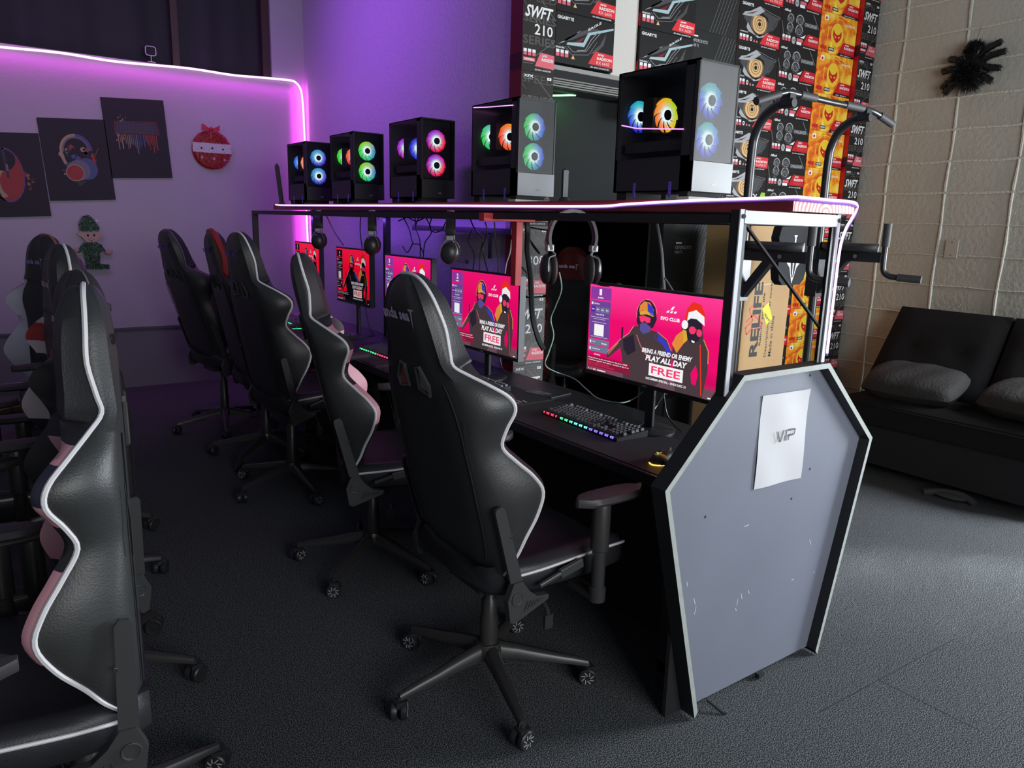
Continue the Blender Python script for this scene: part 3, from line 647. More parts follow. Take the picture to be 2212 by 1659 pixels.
def fan(parent, loc, rz, r, m, hubm=None):
    """fan in the local xz plane, facing -y"""
    mb = MB(); nb = 9
    for b in range(nb):
        a0 = 2*PI*b/nb; inn = []; 
        for q in range(7):
            t = q/6; rr = r*(.30+.66*t); sweep = .55*t
            inn.append((rr, a0+sweep)); 
        vs = []
        for rr, a in inn:
            wa = 2*PI/nb*.98
            for k in range(4):
                aa = a+wa*k/3; vs.append((rr*math.cos(aa), -.004+.008*k/3*(rr/r), rr*math.sin(aa)))
        mb.add(vs, [(i*4+k, i*4+k+1, i*4+k+5, i*4+k+4) for i in range(6) for k in range(3)], m)
    o = mb.build('fan', parent, loc=loc); o.rotation_euler = (0, 0, rz)
    mb = MB(); mb.lathe([(r*.30, -.010), (r*.30, .004)], (0, 0, 0), black, 'y', 20); mb.lathe([(r*.36, -.008), (r*.36, -.002)], (0, 0, 0), glow('fan_ring_light', (.75, 1, 1), 1.6), 'y', 24)
    mb.lathe([(r*.20, -.0115), (r*.20, -.010)], (0, 0, 0), hubm or mat('hub_badge', (.05, .06, .08), .3), 'y', 20)
    mb.build('hub', o)
    mb = MB(); P = [(r*1.04*math.cos(2*PI*i/32), 0, r*1.04*math.sin(2*PI*i/32)) for i in range(32)]; mb.tube(P, r*.045, black, n=6, closed=True); mb.build('fan_frame', o)
    return o
case_side = mat('case_steel', (.020, .020, .025), .5)
inner = mat('case_inside', (.010, .010, .013), .7)
def computer(y, H, style, front_cols, side_cols, label, x=1.95, w=.20, dp=.37, z=1.594):
    root = empty('desktop_computer', (x+w/2, y, z), label, 'computer', 'glowing tower computers on the shelf')
    hw = w/2; t = .004; fb = .028            # feet
    mb = MB()
    mb.box(hw-t, .012, fb, hw, dp, H, case_side); mb.box(-hw, .012, H-t, hw, dp, H, case_side); mb.box(-hw, .012, fb, hw, dp, fb+t, case_side); mb.box(-hw, dp-t, fb, hw, dp, H, case_side)
    mb.box(-hw, .012, fb, -hw+t, dp, fb+.115, case_side); mb.box(-hw+t, .012, fb+.10, hw-t, dp, fb+.104, inner)
    mb.box(hw-t-.006, .012, fb, hw-t, dp, H, inner)
    mb.box(-hw, .012, fb, -hw+t, .052, H, case_side); mb.box(-hw+t, .034, fb, hw-t, .038, H-t, inner); mb.box(-hw, dp-.014, fb, -hw+t, dp, H, case_side); mb.box(-hw, .012, H-.016, -hw+t, dp, H, case_side)
    for k in range(2):
        yy = .085+.17*k; mb.box(-hw-.0012, yy, .008, -hw, yy+.012, .060, mat('violet_bracket', (.12, .07, .5), .35))
    mb.build('case_body', root)
    mb = MB(); mb.add([(-hw-.001, .05, fb+.112), (-hw-.001, dp-.01, fb+.112), (-hw-.001, dp-.01, H-.012), (-hw-.001, .05, H-.012)], [(0, 1, 2, 3)], glass); mb.build('glass_side', root)
    mb = MB(); f = mat('front_frame_black', (.02, .02, .022), .5)
    lo = H*.245 if style else fb
    mb.box(-hw, -.004, fb if not style else fb, -hw+.006, .014, H, f); mb.box(hw-.006, -.004, fb, hw, .014, H, f); mb.box(-hw, -.004, H-.006, hw, .014, H, f); mb.box(-hw, .013, fb, hw, .0145, H, inner) if False else None
    kk = mat('brushed_grey_lower%d' % style, (.20, .205, .22) if style == 1 else (.34, .36, .36), .42, noise=(14, .08)) if style else f
    mb.box(-hw+.0, -.006, fb, hw, .012, fb+(H-fb)*.235, kk)
    D = Decal(mb, (0, -.006, 0), (1, 0, 0), (0, 0, 1)); D.text('ABS', -.005, fb+.022, .026, .008, gink if style != 2 else wink, 2, shear=.3, bold=.03)
    mb.build('front_panel', root)
    mb = MB(); z0 = fb+(H-fb)*.24
    mb.add([(-hw+.006, -.002, z0), (hw-.006, -.002, z0), (hw-.006, -.002, H-.006), (-hw+.006, -.002, H-.006)], [(0, 1, 2, 3)], (glass, grille, grille2)[style])
    mb.build('front_mesh' if style else 'front_glass', root)
    mb = MB(); mb.box(-hw-.008, -.004, .0, hw-.02, .05, .010, mat('pale_foot_plate', (.55, .53, .48), .5) if style else f); mb.box(-hw+.012, .02, .01, hw-.03, .06, fb, matt); mb.build('foot', root)
    mb = MB(); mb.box(-hw+.01, dp-.06, 0, hw-.01, dp-.01, fb, matt); mb.build('foot', root)
    r = .0585; fx = -.022 if style == 2 else -.006
    m = fanmat('fan_light_front', front_cols, 1.25 if style == 0 else 1.55)
    zt = .319
    dz = .123
    fan(root, (fx, .012, zt), 0, r, m); fan(root, (fx, .012, zt-dz), 0, r, m)
    # seen through the side: rear fan and processor cooler
    m1 = fanmat('fan_light_rear', side_cols[0], 1.2); m2 = fanmat('fan_light_cooler', side_cols[1], 1.25)
    zc_ = H*.62
    fan(root, (-.004, dp-.016, .302), 0, .058, m1)
    fan(root, (-.004 if style != 2 else -.022, .205, .292), 0, .060, m2, mat('cooler_badge', (.10, .05, .03), .3))
    mb = MB(); mb.box(-hw+.045, .235, .235, hw-.03, .285, .352, inner); mb.build('cpu_cooler', root)
    mb = MB(); mb.box(-hw+.02, .07, .165, hw-.02, dp-.03, .20, mat('card_shroud', (.03, .03, .035), .3)); mb.box(hw-.02, .06, fb+.12, hw-.012, dp-.03, H-.03, mat('circuit_board', (.015, .015, .02), .5))
    mb.build('graphics_card', root)
    return root
def c(r, g, b): return srgb(r, g, b)
pcs = []
pcs.append(computer(1.736, .44, 2, [c(30,60,220), c(40,40,200), c(35,60,200), c(30,90,210), c(60,160,190), c(60,170,160)], ([c(40,110,235), c(30,50,230), c(20,40,230), c(30,160,200), c(30,190,200)], [c(255,140,40), c(255,120,40), c(255,190,30), c(200,215,30), c(190,210,30), c(255,170,40)]),
    'largest glowing tower computer with blue front fans and pale lower front, nearest on the shelf'))
pcs.append(computer(2.717, .434, 1, [c(20,200,70), c(30,190,120), c(40,120,200), c(60,80,220), c(90,130,200), c(60,200,110)], ([c(30,210,60), c(30,210,120), c(60,215,190), c(90,200,190)], [c(255,70,40), c(255,90,40), c(255,140,40), c(240,170,40), c(250,130,40)]),
    'tower computer with green and blue front fans and a grey lower front'))
pcs.append(computer(3.575, .43, 0, [c(190,30,190), c(220,20,120), c(245,20,70), c(240,30,90), c(190,40,190), c(150,40,210)], ([c(170,30,210), c(210,20,170), c(220,20,140), c(150,50,230)], [c(40,40,220), c(40,60,230), c(40,40,210), c(60,60,220)]),
    'black tower computer with pink and red front fans, middle of the shelf'))
pcs.append(computer(4.432, .428, 0, [c(40,220,60), c(50,210,90), c(40,190,170), c(70,130,200), c(150,190,110), c(150,215,30)], ([c(50,220,30), c(60,230,40), c(120,230,40), c(80,220,60)], [c(250,90,60), c(245,60,90), c(240,50,110), c(255,130,60)]),
    'black tower computer with lime green front fans'))
pcs.append(computer(5.24, .426, 0, [c(40,120,200), c(40,60,210), c(50,40,200), c(60,60,210), c(70,140,210), c(60,160,210)], ([c(40,120,230), c(30,100,220), c(60,140,220), c(40,110,230)], [c(250,150,110), c(250,140,100), c(250,170,120), c(255,150,100)]),
    'black tower computer with blue front fans, farthest on the shelf, in the room corner'))
# light rods seen inside / on the two nearest cases
rod = glow('violet_rod', (.85, .30, 1.0), 1.8)
mb = MB(); mb.tube([(-.103, .34, .262), (-.103, .26, .245), (-.103, .16, .236), (-.103, .045, .226)], .002, rod); mb.build('light_rod', pcs[0])
mb = MB(); mb.add([(-.095, .018, .27), (-.088, .018, .36), (-.095, .018, .40), (-.099, .018, .33)], [(0, 1, 2, 3)], glow('pale_lime_light', (.75, 1, .55), 1.1)); mb.build('light_bar', pcs[0])
mb = MB(); mb.tube([(-.103, .355, .424), (-.103, .25, .415), (-.103, .04, .402)], .002, rod); mb.build('light_rod', pcs[1])
# wireless antennas on the shelf
for (x, y, h, tilt, lab) in ((2.00, 2.45, .13, 0, 'short black wireless antenna standing between the two nearest computers'), (1.96, 5.80, .30, -.10, 'tall thin black antenna at the far end of the shelf')):
    mb = MB(); mb.lathe([(.026, 0), (.022, .012), (.012, .016)], (0, 0, 0), black); mb.box(-.013 if h < .2 else -.016, -.006, .012, .013 if h < .2 else .016, .006, h*.94, black); mb.ball((0, 0, h*.94), .013, .006, h*.06, black)
    o = mb.build('antenna', smooth=True, loc=(x, y, 1.596)); o.rotation_euler = (0, tilt, 0); tag(o, lab, 'antenna')

# ================================================================== MONITORS
def screen_art(D, num, bgc, bgl, dim):
    """16 x 9 picture; bgc = backdrop, bgl = its lighter top"""
    G = lambda nme, col, s=1.: glow('screen_%s_%s' % (nme, num), tuple(q*dim for q in col), s)
    bg = glow('screen_backdrop_%s' % num, bgc, 1.0)
    # backdrop gradient
    m = bpy.data.materials.new('screen_gradient'); m.use_nodes = True; n = m.node_tree.nodes; Lk = m.node_tree.links; n.clear()
    tc = n.new('ShaderNodeTexCoord'); sp = n.new('ShaderNodeSeparateXYZ'); Lk.new(tc.outputs['Generated'], sp.inputs[0])
    r = n.new('ShaderNodeValToRGB'); e = r.color_ramp.elements; e[0].position = 0; e[0].color = tuple(q*dim for q in c(110, 70, 85))+(1,); e[1].position = 1; e[1].color = bgl+(1,)
    q = e.new(.16); q.color = tuple(x*.75 for x in bgc)+(1,); q = e.new(.3); q.color = bgc+(1,); q = e.new(.62); q.color = bgc+(1,)
    Lk.new(sp.outputs[2], r.inputs[0]); em = n.new('ShaderNodeEmission'); Lk.new(r.outputs[0], em.inputs[0]); o = n.new('ShaderNodeOutputMaterial'); Lk.new(em.outputs[0], o.inputs[0])
    D.rect(0, 0, 16, 9, m, 0)
    dark = G('dark', c(72, 58, 62)) if dim > .6 else G('dark', c(20, 22, 30)); dk2 = G('coat', c(44, 36, 50)) if dim > .6 else G('coat', c(14, 14, 22))
    wh = G('white', (.9, .9, .92)); pk = G('pink', c(245, 60, 110)); vio = G('panel', c(110, 70, 150)) if dim > .6 else G('panel', c(26, 22, 40)); vio2 = G('panel_top', c(140, 60, 160)) if dim > .6 else G('panel_top', c(40, 24, 44))
    org = G('orange', c(225, 140, 60)); blu = G('blue', c(60, 60, 190)); red = G('red', c(235, 50, 30)); outl = G('outline', c(255, 130, 150)); slate = G('slate', c(110, 120, 150)); yl = G('yellow', c(220, 170, 60))
    D.rect(4, 0, 16, .9, G('smoke', c(105, 78, 88)) if dim > .6 else dark, 1)
    # left soldier: helmet, goggles, vest, rifle
    D.poly([(2.9, 2.3), (4.6, 3.9), (5.6, 4.6), (6.2, 5.4), (7.0, 5.5), (9.2, 5.2), (10.3, 4.6), (11.0, 3.6), (10.8, 1.4), (9.2, 0), (5.2, 0), (4.9, 2.0), (4.6, 3.0), (3.0, 1.7), (2.7, 1.8)], dark, 2)
    D.path([(2.9, 2.3), (4.6, 3.9), (5.6, 4.6), (6.2, 5.45)], .003, outl, 3); D.path([(9.1, 5.25), (10.3, 4.65), (10.9, 3.7)], .003, org, 3)
    D.poly([(6.5, 5.9), (6.5, 6.9), (6.7, 7.7), (7.3, 8.15), (8.1, 8.1), (8.7, 7.5), (8.95, 6.4), (8.6, 5.6), (7.6, 5.1), (6.9, 5.3)], dk2, 3)
    D.ring(7.7, 6.65, 1.28, 1.55, .05, outl, 3, 20, .2, 3.4)
    D.poly([(6.75, 6.9), (6.8, 7.5), (7.3, 7.95), (8.0, 7.9), (8.5, 7.3), (8.6, 6.6), (8.0, 7.0), (7.3, 7.1)], org, 4); D.poly([(7.7, 7.9), (8.4, 7.5), (8.65, 6.7), (8.2, 6.7), (7.8, 7.1)], blu, 5); D.poly([(6.8, 6.9), (7.4, 7.1), (8.4, 6.9), (8.5, 6.6), (7.7, 6.75), (6.9, 6.6)], yl, 5)
    D.poly([(6.8, 6.45), (7.3, 6.6), (8.2, 6.45), (8.2, 6.0), (7.8, 5.9), (7.5, 6.1), (7.2, 5.85), (6.95, 6.0)], pk, 5)
    D.poly([(6.9, 5.7), (7.5, 5.95), (8.3, 5.6), (8.2, 5.1), (7.4, 4.8), (7.0, 5.1)], G('mask', c(90, 80, 150)) if dim > .6 else dk2, 4)
    D.poly([(4.9, 3.9), (6.2, 4.6), (6.6, 3.0), (5.6, 2.4), (5.0, 3.0)], dk2, 3); D.rect(4.6, 3.9, 4.85, 5.1, dk2, 3)
    D.poly([(9.2, 5.1), (10.2, 4.5), (10.9, 3.6), (10.7, 3.0), (9.9, 4.1), (9.3, 4.4)], blu, 3)
    D.path([(6.6, 4.6), (7.2, 3.6), (8.2, 2.6), (9.4, 1.8)], .004, G('strap', c(200, 110, 120)), 4); D.path([(9.3, 5.4), (8.8, 4.7), (9.6, 4.3)], .0025, blu, 4); D.path([(8.9, 7.2), (9.5, 7.6), (9.3, 6.9), (9.6, 6.6)], .002, red, 4)
    D.path([(3.0, 2.1), (4.3, 3.5)], .006, G('arm', c(190, 110, 80)), 3)
    # right figure: hood, sunglasses, red cap
    D.poly([(11.0, 3.4), (11.0, 4.8), (11.7, 5.5), (12.2, 6.6), (12.6, 7.3), (13.8, 7.3), (14.1, 6.2), (14.3, 5.4), (14.8, 4.6), (15.0, 2.6), (14.6, 0), (11.6, 0)], dark, 2)
    D.poly([(10.9, 4.4), (11.3, 5.2), (12.1, 5.9), (12.2, 4.6), (11.5, 3.6)], org, 3); D.poly([(12.0, 5.9), (12.2, 4.6), (12.6, 5.0), (12.4, 5.8)], yl, 3)
    D.poly([(12.4, 5.9), (12.4, 7.1), (13.9, 7.4), (14.1, 6.3), (13.8, 5.1), (13.1, 4.7), (12.6, 5.1)], dk2, 3)
    D.poly([(12.1, 6.5), (12.3, 7.8), (12.9, 8.5), (13.8, 8.3), (14.3, 7.4), (14.2, 6.8), (12.6, 7.2)], red, 4)
    D.poly([(12.4, 6.7), (12.5, 7.5), (13.3, 7.8), (14.2, 7.3), (14.3, 6.5), (13.4, 7.0), (12.8, 7.0)], wh, 5); D.ell(12.2, 6.35, .36, .42, wh, 6, 14)
    D.ell(13.05, 5.95, .38, .36, pk, 5, 12); D.ell(13.8, 5.8, .30, .34, pk, 5, 12); D.line(13.3, 6.1, 13.6, 6.0, .003, pk, 5); D.poly([(13.0, 5.05), (13.4, 5.0), (13.35, 4.85), (13.1, 4.85)], wh, 5)
    D.poly([(13.2, 2.0), (13.7, 2.9), (14.0, 2.0), (13.8, 1.0), (13.4, 1.1)], bg, 3); D.path([(14.0, 4.8), (14.2, 3.0), (14.5, .2)], .005, red, 4); D.path([(14.3, 5.3), (14.9, 4.3), (14.95, 3.2)], .003, yl, 4)
    # club mark and lettering
    for i in range(3): D.poly([(10.0+.42*i, 7.15+.05), (10.25+.42*i, 7.2), (10.4+.42*i, 7.42), (10.12+.42*i, 7.38)], wh, 4)
    D.poly([(10.45, 7.45), (10.72, 7.48), (10.95, 7.85), (10.68, 7.8)], wh, 4)
    D.text('EVO CLUB', 9.4, 6.45, 2.2, .34, wh, 4, bold=.045)
    D.text('BRING A FRIEND OR ENEMY', 7.4, 3.05, 5.9, .46, wh, 6, shear=.2, bold=.04)
    D.text('PLAY ALL DAY', 7.9, 2.35, 4.9, .55, wh, 6, shear=.2, bold=.045)
    D.rect(8.4, .95, 12.4, 2.15, wh, 6); D.text('FREE', 8.7, 1.2, 3.4, .72, pk if dim > .6 else red, 7, bold=.02)
    D.text('DECEMBER SPECIAL - ENDS DEC 31', 8.1, .52, 4.7, .22, wh, 6, bold=.03)
    # side panels
    D.rect(.15, 7.5, 3.0, 8.75, vio2, 2); D.ring(1.57, 8.12, 1.5, .66, .02, dk2, 3, 4) if False else None
    D.text(num, 1.35, 7.95, .34 if num == '1' else .5, .62, wh, 4, bold=.03); D.text('Available', 1.15, 7.62, .8, .17, wh, 4, bold=.03)
    D.rect(.15, 3.5, 3.0, 7.35, vio, 2); D.rect(.3, 6.95, .55, 7.2, wh, 4); D.text('StarGame', .7, 6.98, .75, .17, wh, 4, bold=.02)
    for i in range(4): D.rect(.3+.66*i, 6.2, .86+.66*i, 6.72, G('btn', c(90, 30, 160)) if i == 0 else slate, 4); D.text('30m', .38+.66*i, 6.4, .38, .14, wh, 5)
    D.text('Total: $34.20', .95, 5.88, 1.2, .17, wh, 4, bold=.02); D.line(.3, 5.66, 2.8, 5.66, .0012, wh, 4); D.line(.7, 5.48, 2.3, 5.48, .0012, wh, 4); D.line(.5, 5.15, 2.5, 5.15, .0012, wh, 4)
    D.rect(.85, 3.75, 2.2, 4.95, wh, 4); D.line(.4, 3.62, 2.8, 3.62, .0012, wh, 4)
    D.rect(.15, 2.75, 3.0, 3.38, slate if dim > .6 else vio, 2); D.rect(.3, 2.92, .5, 3.2, wh, 4); D.text('Sign in', .7, 3.0, .4, .15, wh, 4); D.text('Member', 2.0, 2.95, .75, .17, wh, 4)
    D.rect(.15, 2.05, 3.0, 2.65, slate if dim > .6 else vio, 2); D.rect(.3, 2.2, .5, 2.48, wh, 4); D.text('Settings', .7, 2.28, 1.1, .15, wh, 4)
    D.text('Information', 1.0, 1.72, .9, .17, wh, 4, bold=.02); D.rect(.15, .45, 6.0, 1.55, G('note', c(140, 25, 60)) if dim > .6 else dk2, 3)
    D.text('Bring a friend to the club and your day pass is FREE', .25, 1.26, 5.4, .17, wh, 5, bold=.02); D.text('Your friend pays for their session - you play all day on us', .25, 1.02, 5.6, .17, wh, 5, bold=.02)
    D.text('Cannot be used with other offers', .25, .78, 3.0, .15, pk, 5, bold=.02); D.text('Please ask at the desk for this special offer', .25, .56, 3.7, .15, pk, 5, bold=.02)
    for i, ww in enumerate((.12, .12, .4, 1.2)): D.rect(.25+(0, .35, .7, 1.3)[i], .12, .25+(0, .35, .7, 1.3)[i]+ww, .22, wh, 5)
    D.rect(15.2, .1, 15.6, .22, wh, 5)
lit_side = mat('lit_bezel_side', (.50, .52, .52), .4)  # daylight on the bezel's side is put into this pale colour
def monitor(TL, TR, zb, zt, num, bgc, bgl, dim, label, sidem):
    xL, yL = TL; xR, yR = TR
    wv = Vector((xR-xL, yR-yL, 0)); W_ = wv.length; U = wv.normalized(); N = U.cross(Vector((0, 0, 1)))   # N faces the viewer
    H_ = zt-zb; b = .009
    root = empty('monitor', ((xL+xR)/2-N.x*.03, (yL+yR)/2-N.y*.03, .745), label, 'monitor', 'monitors along the desk', math.atan2(U.y, U.x))
    # local: x along the screen (viewer's right), -y towards the viewer, z up
    z0 = zb-.745; z1 = zt-.745
    mb = MB(); mb.box(-W_/2-b, -.029, z0-.016, W_/2+b, -.006, z1+b, black); mb.box(W_/2+b-.001, -.029, z0-.014, W_/2+b+.0012, .004, z1+b-.004, sidem); mb.box(-W_/2+.06, -.006, z0+.03, W_/2-.06, .022, z1-.05, black)
    D = Decal(mb, (0, -.029, 0), (1, 0, 0), (0, 0, 1)); D.rect(-.012, z0-.012, .012, z0-.007, gink, 2)
    mb.build('bezel', root)
    mb = MB(); D = Decal(mb, (-W_/2, -.0295, z0), (1, 0, 0), (0, 0, 1), W_/16, H_/9, .00015); screen_art(D, num, bgc, bgl, dim); mb.build('screen', root)
    mb = MB(); mb.box(-.02, .0, .012, .02, .016, z0+.05, black); mb.build('stand', root, bevel=.004)
    mb = MB(); mb.lathe([(.105, 0), (.105, .006), (.095, .011), (.03, .014)], (0, 0, 0), black); mb.build('base', root, smooth=True)
    mb = MB(); mb.tube(smoothpts([(0, .02, z0+.08), (.01, .05, .2), (.03, .07, .06), (.10, .08, .006)]), .003, black, n=6); mb.build('cable', root)
    return root
def along(TL, yR, rr, x):                     # right edge on its line of sight, at the true screen width
    best = None
    for i in range(400):
        s = .75+.0012*i; p = (x*s, yR*s); d = math.hypot(p[0]-TL[0], p[1]-TL[1])
        if best is None or abs(d-rr) < best[0]: best = (abs(d-rr), p)
    return best[1]
PKT = c(255, 60, 150); PK = c(238, 14, 110)
monitor((2.0, 2.262), (2.0, 1.600), .928, 1.274, '1', PK, PKT, 1.0, 'nearest monitor, numbered 1, glowing pink, beside the coffin-shaped panel', lit_side)
monitor((2.0, 3.341), (2.0, 2.750), .890, 1.262, '2', c(228, 6, 100), c(235, 20, 110), .9, 'monitor numbered 2, glowing pink, left of the red timber bracket', mat('grey_bezel_side', (.2, .2, .21), .4))
monitor((2.0, 4.112), (2.0, 3.563), .93, 1.296, '3', c(222, 4, 105), c(230, 30, 125), .9, 'monitor numbered 3, mostly behind the black lettered headrest', mat('grey_bezel_side', (.2, .2, .21), .4))
monitor((2.0, 4.850), (2.0, 4.338), .970, 1.308, '4', c(215, 6, 40), c(225, 20, 60), .45, 'monitor numbered 4, glowing red with dark figures', black)
monitor((2.0, 5.650), (2.0, 5.175), .985, 1.317, '5', c(225, 10, 50), c(235, 30, 70), .45, 'farthest monitor, glowing red in the room corner', black)

# ================================================================== DESK THINGS
def keyboard(x, y, label, real=True, lights=None):
    """x = front edge, y = right end; keys run along y"""
    root = empty('keyboard', (x, y, .7545), label, 'keyboard', 'keyboards')
    mb = MB(); mb.prism([(0, 0, 0), (0, 0, .012), (.15, 0, .024), (.15, 0, 0)], (0, .455, 0), black); mb.build('case', root, bevel=.003)
    k1 = mat('keycap', (.10, .105, .115), .35); mk = MB()
    proto = {}
    rows = [[(0, 1.25), (1.25, 1.25), (2.5, 1.25), (3.75, 6.25), (10, 1.25), (11.25, 1.25), (12.5, 1.25), (13.75, 1.25), (15.25, 1), (16.25, 1), (17.25, 1), (18.5, 2), (20.5, 1)],
            [(0, 2.25)]+[(2.25+i, 1) for i in range(10)]+[(12.25, 2.75), (16.25, 1)]+[(18.5+i, 1) for i in range(3)]+[(21.5, 1)],
            [(0, 1.75)]+[(1.75+i, 1) for i in range(11)]+[(12.75, 2.25)]+[(18.5+i, 1) for i in range(3)],
            [(0, 1.5)]+[(1.5+i, 1) for i in range(13)]+[(15.25+i, 1) for i in range(3)]+[(18.5+i, 1) for i in range(4)],
            [(i, 1) for i in range(13)]+[(13, 2)]+[(15.25+i, 1) for i in range(3)]+[(18.5+i, 1) for i in range(4)],
            [(0, 1)]+[(2+i, 1) for i in range(4)]+[(6.5+i, 1) for i in range(4)]+[(11+i, 1) for i in range(4)]+[(15.25+i, 1) for i in range(3)]+[(18.5+i, 1) for i in range(4)]]
    u = .0196; cnt = 0
    for r, row in enumerate(rows):
        for a, wd_ in row:
            if a+wd_ > 22.6: continue
            cx_ = .018+u*r+u/2+(.006 if r == 5 else 0); cy_ = .448-u*(a+wd_/2); zz_ = .012+.012*cx_/.15
            hw = wd_*u/2-.0012; d = u/2-.0012
            if wd_ not in proto:
                m_ = MB(); v = [(-d, -hw, 0), (d, -hw, 0), (d, hw, 0), (-d, hw, 0), (-d*.72, -hw+.003, .009), (d*.72, -hw+.003, .010), (d*.72, hw-.003, .010), (-d*.72, hw-.003, .009)]
                m_.add(v, [(4, 5, 6, 7), (0, 1, 5, 4), (1, 2, 6, 5), (2, 3, 7, 6), (3, 0, 4, 7)], k1)
                m_.add([(p[0]*.3, p[1]*.3, .0103) for p in v[:4]], [(0, 1, 2, 3)], mat('key_legend', (.4, .42, .46), .5)); proto[wd_] = m_
            if real and cnt < 100:
                key = ('me', wd_)
                if key not in proto: proto[key] = proto[wd_].build('keycap', root)
                o = proto[key] if not proto.get(('used', wd_)) else proto[key].copy()
                if proto.get(('used', wd_)): C.objects.link(o)
                proto[('used', wd_)] = True; o.parent = root; o.location = (cx_, cy_, zz_); cnt += 1
            else:
                s = proto[wd_]; mk.add([(p[0]+cx_, p[1]+cy_, p[2]+zz_) for p in s.v], s.f, k1)
    if mk.v: tag(mk.build('keycaps', root), kind='stuff')
    mb = MB(); L_ = lights or [(.0, .34, (.25, .2, 1)), (.34, .60, (.2, .9, .9)), (.60, .76, (.1, .9, .4)), (.80, 1., (1, .06, .12))]
    for i in range(44):
        t = i/43
        for a, b, cl in L_:
            if a <= t <= b and i % 3: mb.box(-.001, .010+.43*t, .006, .004, .016+.43*t, .0135, glow('key_light_%d_%d_%d' % tuple(int(q*99) for q in cl), cl, 1.4))
    mb.build('underlight', root)
    return root
def deskmat(y0, y1, x0, x1, label, ends):
    mb = MB(); z = .745
    mb.box(0, 0, 0, x1-x0, y1-y0, .003, mat('printed_desk_mat', (.018, .017, .022), .7, noise=(25, .4)))
    D = Decal(mb, (0, 0, .003), (1, 0, 0), (0, 1, 0)); mm = mat('faint_mat_print', (.05, .05, .07), .7); rnd = random.Random(int(y0*10))
    for i in range(60):
        a = rnd.uniform(.02, x1-x0-.1); b = rnd.uniform(.02, y1-y0-.1); D.line(a, b, a+rnd.uniform(-.01, .01), b+rnd.uniform(.02, .08), rnd.uniform(.001, .003), mm, 1)
    if ends:
        wm = mat('pale_mat_print', (.45, .46, .44), .7)
        for i in range(9): D.line(.05+.02*i, .012+.01*(i % 2), .058+.02*i, .075-.012*(i % 3), .009, wm, 2)
    o = mb.build('desk_mat', loc=(x0, y0, z)); tag(o, label, 'desk mat', 'printed desk mats')
deskmat(1.455, 2.46, 1.67, 2.02, 'dark printed desk mat under the nearest keyboard and the black mouse', False)
deskmat(2.49, 3.5, 1.67, 2.02, 'dark desk mat with pale torn lettering at its near end, before monitor 2', True)
deskmat(3.55, 4.3, 1.67, 2.02, 'dark desk mat before monitor 3', False)
deskmat(4.4, 5.1, 1.67, 2.02, 'dark desk mat before monitor 4', False)
kb = keyboard(1.805, 1.86, 'full-size black keyboard with coloured underlights, nearest on the desk'); kb.location.z = .7485; kb.rotation_euler = (0, 0, R(-2))
for y, lab in ((2.72, 'black keyboard before monitor 2'), (3.60, 'black keyboard with red and green underlights, seen left of the lettered headrest'), (4.45, 'black keyboard before monitor 4'), (5.2, 'black keyboard with a green glow before the farthest monitor')):
    k = keyboard(1.80, y, lab, False, [(.0, .5, (1, .08, .2)), (.5, 1, (.1, 1, .35))] if y < 5 else [(0, 1, (.05, 1, .3))]); k.location.z = .7485
def mouse(x, y, rz, cl, label, mark=True):
    root = empty('computer_mouse', (x, y, .7482), label, 'computer mouse', 'computer mice', rz)
    mb = MB(); rr = []
    for i in range(13):
        t = -1+2*i/12; wv = .033*math.sqrt(max(0, 1-t**4))+.002; hh = .038*max(0, 1-t*t)**.6*(1-.15*t)+.004; yy = .062*t
        rr.append([(wv*math.cos(a)*(1 if math.sin(a) > 0 else .95), yy, max(.003, hh*math.sin(a)) if math.sin(a) > 0 else .003) for a in [2*PI*j/16 for j in range(16)]])
    mb.rings(rr, black); mb.build('shell', root, smooth=True)
    mb = MB(); P = [(.036*math.cos(2*PI*i/24), .066*math.sin(2*PI*i/24), .003) for i in range(24)]; mb.tube(P, .0022, glow('mouse_light_%s' % label[:6], cl, 2.2), n=6, closed=True); mb.build('light_ring', root)
    mb = MB(); mb.lathe([(.008, -.003), (.008, .003)], (0, .034, .034), mat('wheel_grey', (.3, .3, .3), .4), 'x', 14); mb.build('scroll_wheel', root)
    if mark:
        mb = MB(); D = Decal(mb, (0, -.035, .036), (1, 0, 0), (0, 1, .25)); g = glow('mouse_mark', (.8, .95, .3), 1.2)
        for a in range(3): D.path([(0, 0), (.006*math.cos(a*2.1+.5), .006*math.sin(a*2.1+.5)), (.010*math.cos(a*2.1+.9), .010*math.sin(a*2.1+.9))], .0022, g, 2)
        mb.build('logo_light', root)
    return root
mouse(1.785, 1.615, R(-78), (1, .55, .08), 'black mouse with an amber glow under it, by the coffin panel')
mouse(1.80, 5.05, R(-80), (.05, 1, .3), 'green glowing mouse on the desk, seen beyond the third chair', False)
area('mouse_glow', (1.76, 1.60, .765), (1.70, 1.56, .75), .05, .08, .05, (1, .5, .05))
mb = MB(); mb.box(0, 0, 0, .14, .16, .004, mat('dark_leaflet', (.03, .035, .033), .4)); D = Decal(mb, (0, 0, .004), (0, -1, 0), (1, 0, 0)); D.text('ELITE', -.13, .03, .09, .028, gink, 2, shear=.4, bold=.03); D.text('GAMING', -.13, .012, .07, .01, gink, 2)
o = mb.build('leaflet', loc=(2.03, 2.52, .7455)); o.rotation_euler = (0, 0, R(12)); tag(o, 'small dark printed card lying on the desk between keyboards', 'card')
